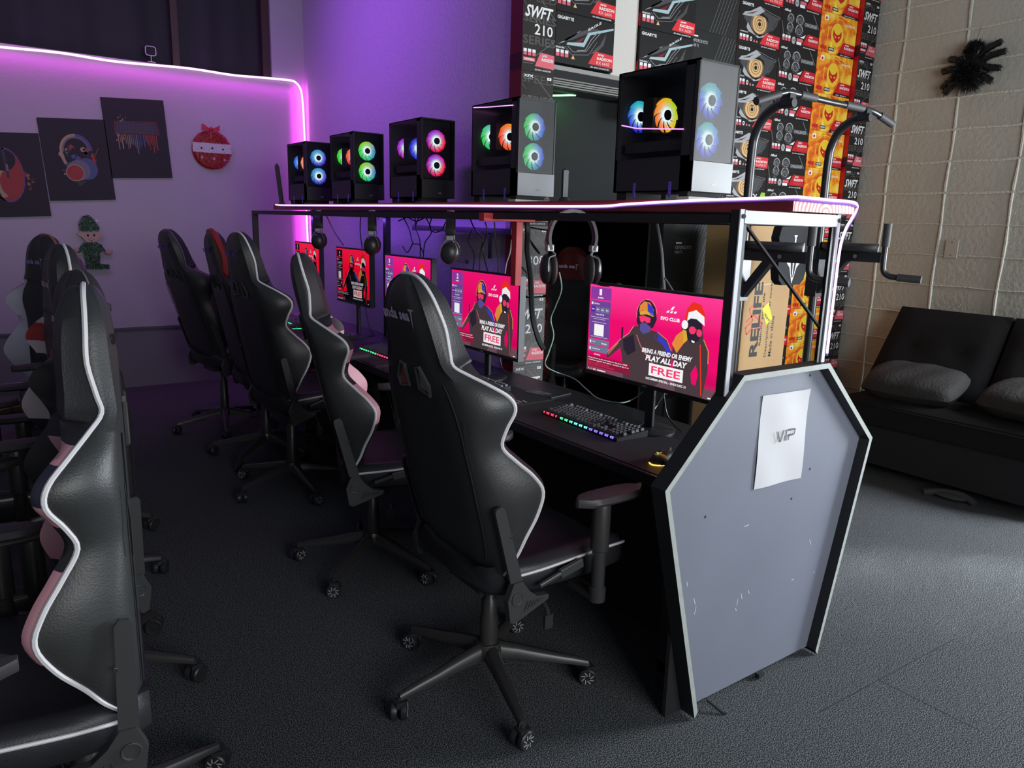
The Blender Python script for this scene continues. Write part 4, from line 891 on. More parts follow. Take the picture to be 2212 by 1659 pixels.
# cables
def cable(pts, r, m, label, k=6, cat='cable'):
    mb = MB(); mb.tube(smoothpts(pts, k), r, m, n=6); o = mb.build('cable', smooth=True); tag(o, label, cat); return o
grn = mat('pale_green_cable', (.45, .62, .50), .5); wcab = mat('white_cable', (.7, .7, .72), .5); gcab = mat('grey_cable', (.16, .16, .17), .5)
cable([atx(1208, 588, 1.93), atx(1213, 625, 1.96), atx(1200, 662, 1.98), atx(1190, 690, 1.99), atx(1196, 725, 1.99), atx(1186, 760, 1.97), atx(1178, 788, 1.95), atz(1200, 803, .78), atz(1240, 818, .76), atz(1268, 842, .75), atz(1295, 862, .749), atz(1340, 870, .749), atz(1368, 862, .76), atx(1388, 847, 2.06)],
      .0026, grn, 'pale green cable hanging from the nearest headset and curling across the desk')
cable([atx(1432, 855, 2.02), atz(1422, 872, .80), atz(1405, 895, .772), atz(1390, 915, .765), atz(1374, 922, .765)], .0024, wcab, 'pale cable running from monitor 1 down to the nearest keyboard')
cable([atx(1418, 480, 2.2), atx(1424, 510, 2.2), atx(1430, 550, 2.2), atx(1433, 600, 2.2), atx(1436, 640, 2.2)], .006, gcab, 'grey cable hanging behind monitor 1 in the dark doorway')
cable([atx(1436, 600, 2.2), atx(1444, 612, 2.2), atx(1455, 630, 2.2)], .003, gcab, 'thin grey cable branching off behind monitor 1')
cable([atx(1436, 600, 2.2), atx(1431, 615, 2.2), atx(1427, 640, 2.2)], .003, gcab, 'thin grey cable tail beside the branch behind monitor 1')
cable([atx(1137, 470, 1.9), atx(1140, 500, 1.9), atx(1139, 540, 1.92), atx(1146, 600, 1.95), atx(1150, 680, 1.98), atx(1162, 730, 2.0), atx(1175, 755, 2.02)], .012, blackm, 'thick black cable loom hanging beside the red timber bracket')
cable([atx(1105, 518, 2.1), atx(1102, 545, 2.1), atx(1094, 570, 2.1), atx(1091, 592, 2.1)], .003, wcab, 'white cable hanging above monitor 2')
blk_c = [[(870, 468), (884, 495), (892, 525), (905, 528), (915, 548)], [(905, 470), (898, 490), (907, 520), (908, 560)], [(920, 470), (932, 500), (918, 525), (914, 560)], [(935, 465), (928, 490), (940, 502), (955, 495), (962, 480)],
         [(1012, 462), (1024, 492), (1042, 515), (1038, 545), (1036, 585)], [(1020, 495), (1012, 520), (1024, 550), (1022, 582)], [(1048, 480), (1052, 500), (1043, 535), (1048, 565), (1055, 590)], [(1068, 480), (1070, 520), (1076, 560), (1076, 592)],
         [(1137, 490), (1160, 494), (1185, 498)], [(1142, 505), (1150, 530), (1166, 548), (1140, 512)], [(1185, 498), (1178, 525), (1184, 550)], [(892, 525), (880, 545), (870, 532)], [(1125, 575), (1138, 592), (1130, 610)], [(780, 455), (778, 500), (784, 545)], [(700, 455), (722, 500), (742, 530)], [(860, 478), (880, 470), (900, 478), (925, 465)]]
names = ['far left of the cable rail', 'left part of the cable rail', 'left of the middle headset, crossing its neighbour', 'looped on the cable rail by the middle headset', 'right of the middle headset', 'just behind the middle headset boom', 'crossing over right of the boom', 'near the red timber bracket', 'looped over to the doorway box stack', 'tangled at the red bracket', 'thin, against the tall boxes', 'short, forking to the left', 'bulging beside the red bracket', 'behind monitor 4 on the purple wall', 'slanting over the purple wall to monitor 4', 'slack along the underside of the shelf']
for p, nme in zip(blk_c, names):
    cable([atx(q[0], q[1], 2.12) for q in p], .0035, black, 'black cable hanging under the shelf, '+nme)
mb = MB(); mb.box(2.19, 3.08, 1.445, 2.24, 4.12, 1.45, blackm); mb.box(2.185, 3.08, 1.445, 2.19, 4.12, 1.475, blackm); mb.box(2.235, 3.08, 1.445, 2.24, 4.12, 1.475, blackm)
mb.box(2.185, 3.26, 1.32, 2.195, 3.285, 1.45, blackm); mb.box(2.19, 3.08, 1.475, 2.2, 3.10, 1.517, blackm); mb.box(2.19, 4.1, 1.475, 2.2, 4.12, 1.517, blackm)
tag(mb.build('cable_rail'), 'black perforated cable tray hanging behind monitors 2 and 3', 'cable tray')
# headsets
def headset(x, y, label, rz, boom=True, drop=0.0, sc_=1.0):
    root = empty('headset', (x, y, 1.555-drop), label, 'headset', 'headsets hanging from the shelf', rz)
    # local: band spreads along x, top at z = 0, hangs down
    lthr = mat('headset_leather', (.02, .02, .022), .35); sil = mat('headset_silver', (.42, .43, .45), .35, metal=.5)
    mb = MB(); P = [(-.075, 0, -.13), (-.082, 0, -.085), (-.066, 0, -.035), (-.032, 0, -.008), (0, 0, -.001), (.032, 0, -.008), (.066, 0, -.035), (.082, 0, -.085), (.075, 0, -.13)]
    P = smoothpts(P, 4); rr = []
    for i, p in enumerate(P):
        d = (P[min(i+1, len(P)-1)]-P[max(i-1, 0)]).normalized(); nn = Vector((d.z, 0, -d.x)); yv = Vector((0, 1, 0))
        rr.append([p+nn*.005+yv*.018, p+nn*.007, p+nn*.005-yv*.018, p-nn*.005-yv*.018, p-nn*.006, p-nn*.005+yv*.018])
    mb.rings(rr, lthr); mb.build('headband', root, smooth=True)
    for s in (-1, 1):
        mb = MB(); mb.box(s*.078-.012, -.016, -.135, s*.078+.012, .016, -.112, sil); mb.build('slider', root, bevel=.003)
        mb = MB(); mb.tube(smoothpts([(s*.078, -.012, -.13), (s*.062, -.02, -.145), (s*.085, -.03, -.155), (s*.09, -.038, -.175), (s*.09, -.04, -.2)], 4), .0025, sil, n=6)
        mb.tube(smoothpts([(s*.078, .012, -.13), (s*.085, .03, -.155), (s*.09, .038, -.175), (s*.09, .04, -.2)], 4), .0025, sil, n=6); mb.build('yoke', root, smooth=True)
        mb = MB(); a = len(mb.v); mb.ball((s*.088, 0, -.195), .020, .042, .050, lthr, n=20, k=12); mb.ball((s*.066, 0, -.195), .016, .045, .053, mat('ear_cushion', (.03, .027, .026), .7), n=20, k=10)
        mb.build('ear_cup', root, smooth=True)
    if boom:
        mb = MB(); mb.tube(smoothpts([(.07, -.02, -.235), (.10, -.05, -.245), (.135, -.07, -.243)], 5), .0022, black, n=6); mb.ball((.145, -.074, -.243), .016, .011, .011, matt); mb.build('microphone', root, smooth=True)
    mb = MB(); mb.box(-.012, .012, -.02, .012, .016, .0+drop+.002, blackm); mb.box(-.012, -.02, -.013, .012, .016, -.0105, blackm); o = mb.build('hook', loc=(x, y, 1.555-drop)); o.rotation_euler = (0, 0, rz)
    tag(o, 'black metal hook screwed under the shelf, '+label.split(',')[1].strip(), 'hook', 'headset hooks'); root.scale = (sc_, sc_, sc_)
    return root
headset(1.90, 2.27, 'black headset with silver sliders, nearest to the coffin panel', R(-22), sc_=1.15)
headset(1.89, 3.17, 'black headset with a boom microphone, above monitor 2', R(55), True, .006)
headset(1.89, 4.05, 'black headset, above monitor 3', R(60), False, .006)
headset(1.90, 4.90, 'black headset, above the farthest monitor against the bright strip', R(62), False, .008)

# ================================================================== GAMING CHAIRS
leather = mat('black_leather', (.034, .036, .037), .44, spec=.7, bump=(260, .12))
leather_in = mat('black_leather_front', (.026, .026, .030), .45, bump=(260, .12))
navy = mat('navy_leather', (.030, .030, .060), .5)
wl = mat('white_leather', (.68, .58, .62), .45)
lilacl = mat('lilac_white_leather', (.62, .60, .75), .45)
pinkl = mat('rose_leather', (.70, .34, .40), .5)
redl = mat('red_leather', (.42, .03, .03), .45)
pipw = mat('white_piping', (.85, .83, .85), .5)
pipd = mat('grey_piping', (.20, .19, .21), .5)
pipo = mat('orange_brown_piping', (.38, .13, .07), .5)
met = mat('chair_plastic', (.055, .055, .055), .38, spec=.6)
metb = mat('chair_base_paint', (.035, .034, .034), .35, spec=.6)
#        z,   w,    wb,   xb,    xr,   xf
PROF = [(.500, .225, .16, .010, .050, .085), (.550, .243, .185, .002, .095, .10), (.600, .257, .195, 0, .140, .105), (.660, .270, .20, 0, .185, .105), (.725, .279, .20, 0, .212, .10), (.780, .272, .20, 0, .195, .10),
        (.835, .255, .20, 0, .160, .105), (.890, .243, .195, 0, .130, .11), (.940, .255, .195, 0, .146, .11), (.990, .275, .19, 0, .172, .11), (1.030, .272, .18, 0, .165, .11), (1.070, .245, .165, 0, .130, .11),
        (1.105, .205, .145, 0, .095, .11), (1.135, .174, .125, 0, .070, .112), (1.170, .158, .110, 0, .060, .110), (1.230, .140, .096, 0, .055, .110), (1.290, .122, .082, .004, .053, .106), (1.325, .103, .065, .010, .052, .098), (1.352, .076, .045, .020, .052, .086), (1.367, .045, .026, .032, .052, .074), (1.372, .012, .008, .046, .052, .060)]
def interp(tab, k=4):
    P = []
    n = len(tab)
    for i in range(n-1):
        a, b, c_, d = tab[max(i-1, 0)], tab[i], tab[i+1], tab[min(i+2, n-1)]
        for q in range(k):
            t = q/k; P.append(tuple(.5*(2*b[j]+(c_[j]-a[j])*t+(2*a[j]-5*b[j]+4*c_[j]-d[j])*t*t+(3*b[j]-a[j]-3*c_[j]+d[j])*t**3) for j in range(6)))
    P.append(tab[-1]); return P
PROF = [(a, b, c_, d, (e-.033*min(1, max(0, (1.20-a)/.06)) if a > .56 else max(e-.02, .03)), f) for a, b, c_, d, e, f in PROF]
PR = interp(PROF)
def logo(D, x, y, w_, h_, m):
    D.text('anda sea', x, y, w_*.84, h_, m, 2, bold=.035, space=1.05); X = x+w_*.86
    D.poly([(X-.02*w_, y+h_*1.12), (X+.16*w_, y+h_*1.12), (X+.13*w_, y+h_*.94), (X+.0*w_, y+h_*.92)], m, 2); D.poly([(X+.04*w_, y+h_*.95), (X+.09*w_, y+h_*.95), (X+.03*w_, y-h_*.75), (X+.025*w_, y-.1*h_)], m, 2)
def gaming_chair(x, y, yaw, label, group, lift=0., recline=0., pip=pipw, wings=None, patch=None, holes=leather_in, head_front=None, star=0., logo_m=None, pr=.0055, arms=True, stripe=None, lite=False):
    root = empty('gaming_chair', (x, y, 0), label, 'chair', group, yaw)
    XB = -.135
    piv = Vector((XB, 0, .50)); RT = Matrix.Translation(piv+Vector((0, 0, lift))) @ Matrix.Rotation(-recline, 4, 'Y') @ Matrix.Translation(-piv)
    def T(mb): return mb.xf(RT)
    # back shell: from the back centre round the sides to the piping
    mb = MB(); rr = []
    for z, w_, wb, xb, xr, xf in PR:
        half = [(0, xb), (wb*.55, xb), (wb*.93, xb+.002), (wb+(w_-wb)*.42, xb+.012+xr*.04), (wb+(w_-wb)*.78, xb+(xr-xb)*.28), (w_-.002, xb+(xr-xb)*.62), (w_+.003, xb+(xr-xb)*.88), (w_, xr)]
        rr.append([Vector((XB+p[1], -p[0], z)) for p in reversed(half)]+[Vector((XB+p[1], p[0], z)) for p in half[1:]])
    mb.rings(rr, leather, cap=False, closed=False); T(mb).build('back_shell', root, smooth=True, angle=60)
    # padded front
    mb = MB(); rr = []; zs_ = []
    for z, w_, wb, xb, xr, xf in PR:
        hd = z > 1.12
        iw = max(w_-.055, w_*.55)
        half = [(0, xf), (iw*.5, xf+.002), (iw*.82, xf+.004 if hd else xf+.0), (iw, (xf+.002) if hd else max(xf, xr*.90)), (w_-.022 if not hd else w_*.93, (xf-.012) if hd else xr+.022), (w_-.006, xr+.012), (w_, xr)]
        rr.append([Vector((XB+p[1], -p[0], z)) for p in reversed(half)]+[Vector((XB+p[1], p[0], z)) for p in half[1:]]); zs_.append(z)
    def mm(i, j):
        z = zs_[i]; side = j < 4 or j >= 8
        if z > 1.12: return head_front or leather_in
        if stripe and side and j in (2, 3, 8, 9): return stripe
        if wings and side:
            if patch and .985 < z < 1.06: return patch
            if .93 < z <= 1.08 or (.66 < z < .84) or patch is None: return wings
        return leather_in
    mb.rings(rr, mm, cap=False, closed=False); T(mb).build('back_padding', root, smooth=True, angle=60)
    # piping along the rim, over the head
    P = [Vector((XB+xr, -w_-.001, z)) for z, w_, wb, xb, xr, xf in PR]; P2 = [Vector((p.x, -p.y, p.z)) for p in reversed(P)]
    mb = MB(); mb.tube(P+P2[1:], pr, pip, n=6); T(mb).build('piping', root, smooth=True)
    # seams and slots
    mb = MB()
    for s in (-1, 1):
        mb.tube([Vector((XB+.004, s*(wb+.004), z)) for z, w_, wb, xb, xr, xf in PR[4:48:2]], .0022, matt, n=5)
        mb.tube([Vector((XB+xb+(xr-xb)*t_, s*(wb+(w_-wb)*q_+.001), z)) for (t_, q_, z, w_, wb, xb, xr) in [(.05, .5, 1.0, .27, .18, 0, .165), (.02, .45, .93, .25, .195, 0, .14), (.02, .45, .85, .25, .2, 0, .15)]], .0012, matt, n=4)
    for s in (-1, 1):
        P = [(XB-.0045, s*.030, 1.055), (XB-.0045, s*.085, 1.045), (XB-.0045, s*.092, 1.075), (XB-.0045, s*.055, 1.125), (XB-.0045, s*.034, 1.120)]
        mb.tube(P, .0055, met, n=6, closed=True)
        mb.prism([(XB-.0015, q[1], q[2]) for q in P], (.0007, 0, 0), holes[(s+1)//2] if isinstance(holes, tuple) else holes)
    T(mb).build('belt_slots', root, smooth=True)
    lm = logo_m or mat('lilac_stitching', (.70, .60, .85), .5)
    mb = MB(); D = Decal(mb, (XB-.0012, 0, 0), (0, -1, 0), (0, 0, 1)); logo(D, -.098, 1.256, .185, .033, lm)
    T(mb).build('back_logo', root)
    mb = MB(); D = Decal(mb, (XB+.1140, 0, 0), (0, 1, 0), (0, 0, 1)); logo(D, -.088, 1.215, .155, .028, lm); T(mb).build('front_logo', root)
    # seat
    mb = MB(); rr = []
    for xx, zt, w_ in ((-.14, .52, .20), (-.10, .53, .235), (.0, .535, .26), (.12, .54, .265), (.24, .545, .265), (.32, .54, .255), (.355, .52, .235), (.365, .49, .22)):
        half = [(0, zt-.025), (w_*.55, zt-.025), (w_*.75, zt-.005), (w_*.93, zt+.002), (w_, zt-.018), (w_*.99, .455), (w_*.9, .435), (0, .43)]
        rr.append([Vector((xx, p[0], p[1]+lift)) for p in half]+[Vector((xx, -p[0], p[1]+lift)) for p in reversed(half[1:-1])])
    mb.rings(rr, leather_in if not wings else (lambda i, j: wings if (j in (2,) or j in (11,)) and 1 < i < 6 and patch is None else leather_in)); mb.build('seat', root, smooth=True, angle=60)
    for s in (-1, 1): mb = MB(); mb.tube(smoothpts([(-.10, s*.240, .500+lift), (.0, s*.263, .512+lift), (.12, s*.268, .520+lift), (.24, s*.268, .525+lift), (.33, s*.258, .520+lift), (.364, s*.225, .503+lift)], 4), pr*.8, pip, n=6); mb.build('seat_piping', root, smooth=True)
    # hinge covers, recline bars
    for s in (-1, 1):
        yy = s*.262
        mb = MB(); P = [(-.175, .455), (-.165, .388), (-.150, .380), (-.030, .425), (-.028, .440), (-.070, .445), (-.100, .470), (-.125, .505), (-.155, .505)]
        mb.prism([(p[0]+.045, yy, p[1]+lift) for p in P], (0, s*.022, 0), met)
        mb.lathe([(.020, 0), (.020, .004), (.016, .004), (.016, .002)] if s > 0 else [(.020, 0), (.020, -.004), (.016, -.004), (.016, -.002)], (-.098, yy+s*.022, .455+lift), met, 'y', 18)
        for k in range(6): mb.bar((-.072+.012*k, yy+s*.0235, .410+.004*k+lift), (-.060+.012*k, yy+s*.0235, .440-.001*k+lift), .003, .004, metb)
        mb.build('hinge_cover', root, bevel=.003)
        mb = MB(); P = [(XB+.015, .50), (XB+.055, .49), (XB+.052, .56), (XB+.045, .73), (XB+.036, .742), (XB+.018, .740), (XB+.012, .73)]
        mb.prism([(p[0]+.003, s*.268, p[1]) for p in P], (0, s*.010, 0), met); mb.lathe([(.006, 0), (.006, .003)] if s > 0 else [(.006, 0), (.006, -.003)], (XB+.052, s*.278, .64), metb, 'y', 10)
        T(mb).build('recline_bar', root, bevel=.003)
    mb = MB(); mb.bar((-.02, -.285, .475+lift), (.055, -.292, .50+lift), .012, .014, met); mb.bar((.05, -.292, .497+lift), (.135, -.292, .515+lift), .014, .03, met); mb.build('recline_lever', root, bevel=.004)
    if arms:
        for s in (-1, 1):
            mb = MB(); mb.lathe([(.026, .40), (.026, .44), (.021, .445), (.021, .56), (.028, .565), (.028, .70), (.022, .72)], (.165, s*.33, lift), metb, 'z', 16); mb.box(.14, s*.22, .405+lift, .19, s*.335, .42+lift, metb)
            o = mb.build('armrest', root, smooth=True)
            mb = MB(); rr = []
            for i in range(9):
                t = -1+2*i/8; ww = .047*math.sqrt(max(.02, 1-abs(t)**3.2)); rr.append([Vector((.19+.125*t, s*.335+ww*a, .722+b+lift)) for a, b in ((-1, .004), (-.8, .018), (0, .024), (.8, .018), (1, .004), (.8, -.006), (0, -.008), (-.8, -.006))])
            mb.rings(rr, mat('armrest_pad', (.045, .04, .043), .5)); mb.build('arm_pad', o, smooth=True)
    mb = MB(); mb.box(-.10, -.09, .385+lift, .14, .09, .43+lift, metb); mb.tube([(.03, -.09, .40+lift), (.05, -.20, .39+lift), (.05, -.24, .36+lift), (.05, -.245, .33+lift)], .006, metb, n=6); mb.box(.035, -.25, .30+lift, .065, -.24, .345+lift, metb); mb.build('tilt_mechanism', root)
    mb = MB(); mb.lathe([(.030, .13), (.030, .24), (.026, .25), (.026, .30+lift), (.018, .31+lift), (.018, .39+lift)], (0, 0, 0), metb); mb.lathe([(.045, .10), (.048, .13), (.040, .15)], (0, 0, 0), metb); mb.build('gas_lift', root, smooth=True)
    for k in range(5):
        a = star+k*2*PI/5; d = Vector((math.cos(a), math.sin(a), 0)); sd = Vector((-d.y, d.x, 0)); mb = MB(); rr = []
        for r_, z_, ww, hh in ((.03, .125, .024, .026), (.10, .118, .022, .020), (.20, .100, .018, .015), (.29, .085, .014, .012), (.335, .075, .011, .010)):
            cc = d*r_+Vector((0, 0, z_)); rr.append([cc-sd*ww-Vector((0, 0, hh)), cc-sd*ww*.9+Vector((0, 0, hh*.4)), cc-sd*ww*.35+Vector((0, 0, hh)), cc+sd*ww*.35+Vector((0, 0, hh)), cc+sd*ww*.9+Vector((0, 0, hh*.4)), cc+sd*ww-Vector((0, 0, hh))])
        mb.rings(rr, metb); leg = mb.build('base_leg', root, smooth=True, angle=50)
        mb = MB(); cc = d*.335; mb.lathe([(.006, .03), (.006, .075)], cc, metb, 'z', 8); mb.box(cc.x-.018, cc.y-.018, .045, cc.x+.018, cc.y+.018, .064, black)
        ax = Vector((math.cos(a+.6+k), math.sin(a+.6+k), 0)); t0 = len(mb.v)
        for s in (-1, 1):
            mb.lathe([(.0285, s*.006), (.030, s*.010), (.030, s*.022), (.026, s*.026), (.020, s*.024), (.008, s*.026)], (0, 0, 0), black, 'x', 20)
            if not lite:
                for q in range(8): b = q*PI/4; mb.bar((s*.0262, .009*math.cos(b), .009*math.sin(b)), (s*.0262, .022*math.cos(b+.5), .022*math.sin(b+.5)), .003, .0015, mat('caster_spoke', (.4, .4, .42), .3), up=(1, 0, 0))
        mtx = Matrix.Translation(cc+Vector((0, 0, .030))) @ Matrix.Rotation(math.atan2(ax.y, ax.x), 4, 'Z'); mb.xf(mtx, t0)
        mb.build('caster', leg, smooth=True, angle=40)
    return root
G1 = 'black gaming chairs along the computer desk'; G2 = 'gaming chairs of the left-hand row'
gaming_chair(1.262, 1.847, R(0), 'black gaming chair with white piping and lettered headrest, nearest to the coffin panel', G1, recline=R(14), star=R(38), holes=(mat('slot_grey', (.30, .29, .28), .4), mat('slot_rose', (.42, .10, .12), .4)))
gaming_chair(1.325, 2.87, R(-19), 'second chair along the desk, white piping, its front padding turned to the screens', G1, recline=R(13.2), star=R(20), head_front=mat('red_lit_black_leather', (.05, .04, .045), .5), wings=pinkl, patch=leather_in)
gaming_chair(1.36, 4.00, R(5), 'third chair along the desk, black with a bright white piping curve, before the green mouse', G1, lift=.055, recline=R(11.3), star=R(50), logo_m=mat('blue_lit_stitching', (.14, .10, .5), .5))  # blue light on the lettering is put into its stitching colour
gaming_chair(1.42, 4.66, R(-2), 'fourth chair along the desk, with a broad red band down its side', G1, lift=.045, recline=R(12.3), pip=redl, pr=.019, star=R(10), stripe=redl, wings=redl, logo_m=mat('blue_lit_stitching', (.14, .10, .5), .5), lite=True)
gaming_chair(1.37, 5.44, R(10), 'farthest black chair by the desk, leaning far back, with thin dim piping', G1, lift=.05, recline=R(16.5), pip=pipd, pr=.004, star=R(30), logo_m=mat('blue_lit_stitching', (.14, .10, .5), .5), lite=True)
lw = mat('pink_white_stitching', (.75, .52, .60), .5)
gaming_chair(.098, 1.80, R(173), 'large black gaming chair at the left front, rose and navy patches on its wings', G2, lift=-.02, star=R(-153), wings=pinkl, patch=navy, logo_m=lw)
gaming_chair(.165, 2.53, R(188), 'second chair of the left row, plain dark headrest with pink-white lettering on its front', G2, lift=-.04, star=R(0), pip=pipd, pr=.003, logo_m=lw, lite=True)
gaming_chair(.185, 3.22, R(185), 'third chair of the left row, white piping, white wing with a red patch', G2, lift=.01, star=R(35), wings=wl, patch=redl, logo_m=lw, lite=True)
gaming_chair(.285, 3.92, R(176), 'fourth chair of the left row, headrest with a red band, below the green elf', G2, lift=-.07, star=R(10), pip=redl, pr=.016, stripe=redl, lite=True)
gaming_chair(.25, 4.80, R(204), 'farthest chair of the left row, with pale lilac wings and orange-brown piping', G2, lift=.0, star=R(30), pip=pipo, pr=.007, wings=lilacl, holes=redl, logo_m=mat('lilac_bright_stitching', (.35, .25, .7), .5), lite=True)
dim_red = mat('dimmed_red_leather', (.12, .01, .01), .6)  # shade of the unlit room is put into this red
# faint red chairs standing in the dark room
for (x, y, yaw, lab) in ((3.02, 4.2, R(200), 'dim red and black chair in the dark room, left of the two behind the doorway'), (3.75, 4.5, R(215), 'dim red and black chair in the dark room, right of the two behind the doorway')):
    gaming_chair(x, y, yaw, lab, 'dim chairs in the dark room', pip=dim_red, wings=dim_red, stripe=dim_red, head_front=dim_red, lite=True, arms=False, lift=-.04)
area('dark_room_fill', (3.6, 5.2, 2.4), (3.2, 4.2, .9), .4, .4, .7, (1, .8, .8))  # unseen fill so the dim chairs show faintly

# ================================================================== POWER TOWER
root = empty('pull_up_tower', (3.3, 2.3, 0), 'black steel pull-up and dip tower standing behind the shelf end, before the boxes', 'exercise machine')
def L(x, y, z): return (x-3.3, y-2.3, z)
tube_m = mat('black_tube', (.020, .021, .024), .3, spec=.6)
rub = mat('foam_grip', (.05, .05, .05), .6)
for x in (2.985, 3.6):
    mb = MB(); P = smoothpts([L(x, 2.3, .04), L(x, 2.3, .8), L(x, 2.3, 1.5), L(x, 2.3, 1.84), L(x, 2.29, 1.93), L(x, 2.255, 2.0), L(x, 2.20, 2.04), L(x, 2.14, 2.065)], 4); mb.tube(P, .021, tube_m, n=12); mb.build('upright', root, smooth=True)
    mb = MB(); mb.bar(L(x, 1.95, .03), L(x, 2.57, .03), .05, .05, tube_m); mb.build('foot_bar', root, bevel=.004)
mb = MB(); P = smoothpts([L(2.80, 2.15, 2.045), L(2.84, 2.145, 2.06), L(2.95, 2.13, 2.092), L(3.04, 2.13, 2.095), L(3.3, 2.13, 2.09), L(3.58, 2.13, 2.09), L(3.67, 2.13, 2.085), L(3.74, 2.12, 2.065), L(3.80, 2.11, 2.045)], 4); mb.tube(P, .014, tube_m, n=10); mb.build('pull_up_bar', root, smooth=True)
for a, b in ((L(2.79, 2.152, 2.04), L(2.92, 2.134, 2.083)), (L(3.06, 2.13, 2.095), L(3.18, 2.13, 2.093)), (L(3.42, 2.13, 2.092), L(3.57, 2.13, 2.09)), (L(3.72, 2.124, 2.072), L(3.815, 2.106, 2.038))):
    mb = MB(); mb.tube([a, b], .018, rub, n=12); mb.build('grip', root, smooth=True, angle=60)
for x in (2.985, 3.6):
    mb = MB(); mb.box(*L(x-.02, 2.11, 2.04), *L(x+.02, 2.16, 2.09), tube_m); mb.tube([L(x, 2.10, 2.05), L(x, 2.17, 2.05)], .02, tube_m, n=8); mb.build('bar_clamp', root)
for x, sx in ((2.985, 1), (3.6, 1)):
    mb = MB(); mb.bar(L(x, 2.30, 1.388), L(x+.01, 1.955, 1.388), .045, .05, tube_m); mb.bar(L(x, 2.28, 1.20), L(x, 2.14, 1.375), .035, .04, tube_m); mb.box(*L(x-.03, 2.27, 1.17), *L(x+.03, 2.335, 1.42), tube_m)
    mb.lathe([(.010, -.003), (.010, .0)], L(x-.024, 2.08, 1.388), mat('steel_bolt', (.5, .5, .52), .3, metal=.8), 'x', 10); mb.build('dip_arm', root)
    mb = MB(); P = []
    for i in range(9):
        t = -1+2*i/8; ww = .055*math.sqrt(max(.03, 1-abs(t)**5)); P.append([Vector(L(x+ww*a, 2.13+.15*t, 1.432+b)) for a, b in ((-1, -.012), (-1, .008), (-.8, .02), (.8, .02), (1, .008), (1, -.012), (.8, -.02), (-.8, -.02))])
    mb.rings(P, leather); mb.build('arm_pad', root, smooth=True)
    mb = MB(); P = smoothpts([L(x+.01, 1.95, 1.545), L(x+.01, 1.95, 1.46), L(x+.01, 1.95, 1.37), L(x+.012, 1.945, 1.325), L(x+.02, 1.925, 1.303), L(x+.035, 1.89, 1.296), L(x+.06, 1.80, 1.292)], 4); mb.tube(P, .014, tube_m, n=10); mb.tube([L(x+.01, 1.95, 1.55), L(x+.01, 1.95, 1.44)], .019, rub, n=10); mb.tube([L(x+.036, 1.885, 1.296), L(x+.065, 1.785, 1.292)], .019, rub, n=10); mb.build('dip_handle', root, smooth=True)
mb = MB(); mb.bar(L(2.985, 2.31, 1.388), L(3.6, 2.31, 1.388), .04, .05, tube_m); mb.bar(L(2.985, 2.32, .35), L(3.6, 2.32, .35), .04, .05, tube_m); mb.build('crossbar', root)
mb = MB(); P = [(-.10, 1.30), (-.115, 1.36), (-.115, 1.45), (-.13, 1.50), (-.115, 1.55), (-.08, 1.565), (.08, 1.565), (.115, 1.55), (.13, 1.50), (.115, 1.45), (.115, 1.36), (.10, 1.30), (.07, 1.275), (-.07, 1.275)]
cxp = 3.245
mb.prism([L(cxp+p[0], 2.20, p[1]-.03) for p in P], (0, .045, 0), mat('matt_leather', (.022, .023, .025), .75, spec=.2)); D = Decal(mb, L(0, 2.20, 0), (1, 0, 0), (0, 0, 1)); X = cxp
D.poly([(X-.006, 1.35), (X+.006, 1.35), (X+.006, 1.41), (X+.013, 1.42), (X-.013, 1.42), (X-.006, 1.41)], wink, 2) if False else None
D.rect(X-.004, 1.435, X+.006, 1.475, wink, 2); D.rect(X-.010, 1.475, X+.012, 1.483, wink, 2); D.rect(X-.020, 1.428, X+.022, 1.434, wink, 2)
D.poly([(X-.055, 1.355), (X-.02, 1.35), (X-.012, 1.30), (X+.002, 1.275), (X+.016, 1.30), (X+.024, 1.35), (X+.06, 1.355), (X+.03, 1.33), (X+.002, 1.252), (X-.026, 1.33)], wink, 2); D.poly([(X-.003, 1.36), (X+.008, 1.36), (X+.004, 1.29), (X+.001, 1.29)], wink, 2)
mb.build('back_pad', root, bevel=.008)
# ---- carton
card_b = mat('brown_cardboard', (.44, .27, .12), .75, noise=(5, .06))
xa, xb_, yf = 3.425, 3.828, 2.6
mb = MB(); w_, h_, d_ = xb_-xa, 1.535, .30
mb.box(0, 0, 0, w_, d_, h_, card_b); mb.prism([(0, d_, h_), (0, 0, h_), (.04, -.02, h_+.012), (.05, d_, h_+.012)], (.002, 0, .002), card_b)
D = Decal(mb, (0, 0, 0), (1, 0, 0), (0, 0, 1)); ck = mat('carton_print', (.02, .02, .02), .6); cred = mat('carton_red', (.55, .09, .07), .6)
mb2 = mat('tape', (.52, .42, .28), .3)
D.line(0, 1.20, w_, 1.215, .006, mb2, 1)
ox = aty(1640, 700, yf)
D.text('RELIFE', aty(1652, 760, yf).x-xa, aty(1640, 768, yf).z, .40, .065, ck, 2, rot=1, bold=.03) if False else None
D.text('RELIFE', .155, .80, .42, .072, ck, 2, rot=1, bold=.035)
D.text('Rebuild your life', .185, .86, .30, .022, ck, 2, rot=1)
D.text('Description: Power tower', .245, .79, .44, .026, ck, 2, rot=1, bold=.01)
D.text('Made in china', .285, .79, .235, .026, ck, 2, rot=1, bold=.01)
D.path([(.03, 1.0), (.09, 1.04), (.16, 1.0), (.16, .95), (.10, .975), (.045, .93), (.03, .97), (.09, 1.01)], .012, cred, 1); D.path([(.09, 1.01), (.05, 1.07), (.09, 1.10), (.11, 1.05)], .010, cred, 1)
D.poly([(.165, 1.07), (.215, 1.105), (.265, 1.01), (.215, .975)], mat('yellow_label', (.80, .72, .03), .5), 3); D.text('HEAVY', .19, 1.03, .055, .022, ck, 4, rot=0, slope=-.9, bold=.03)
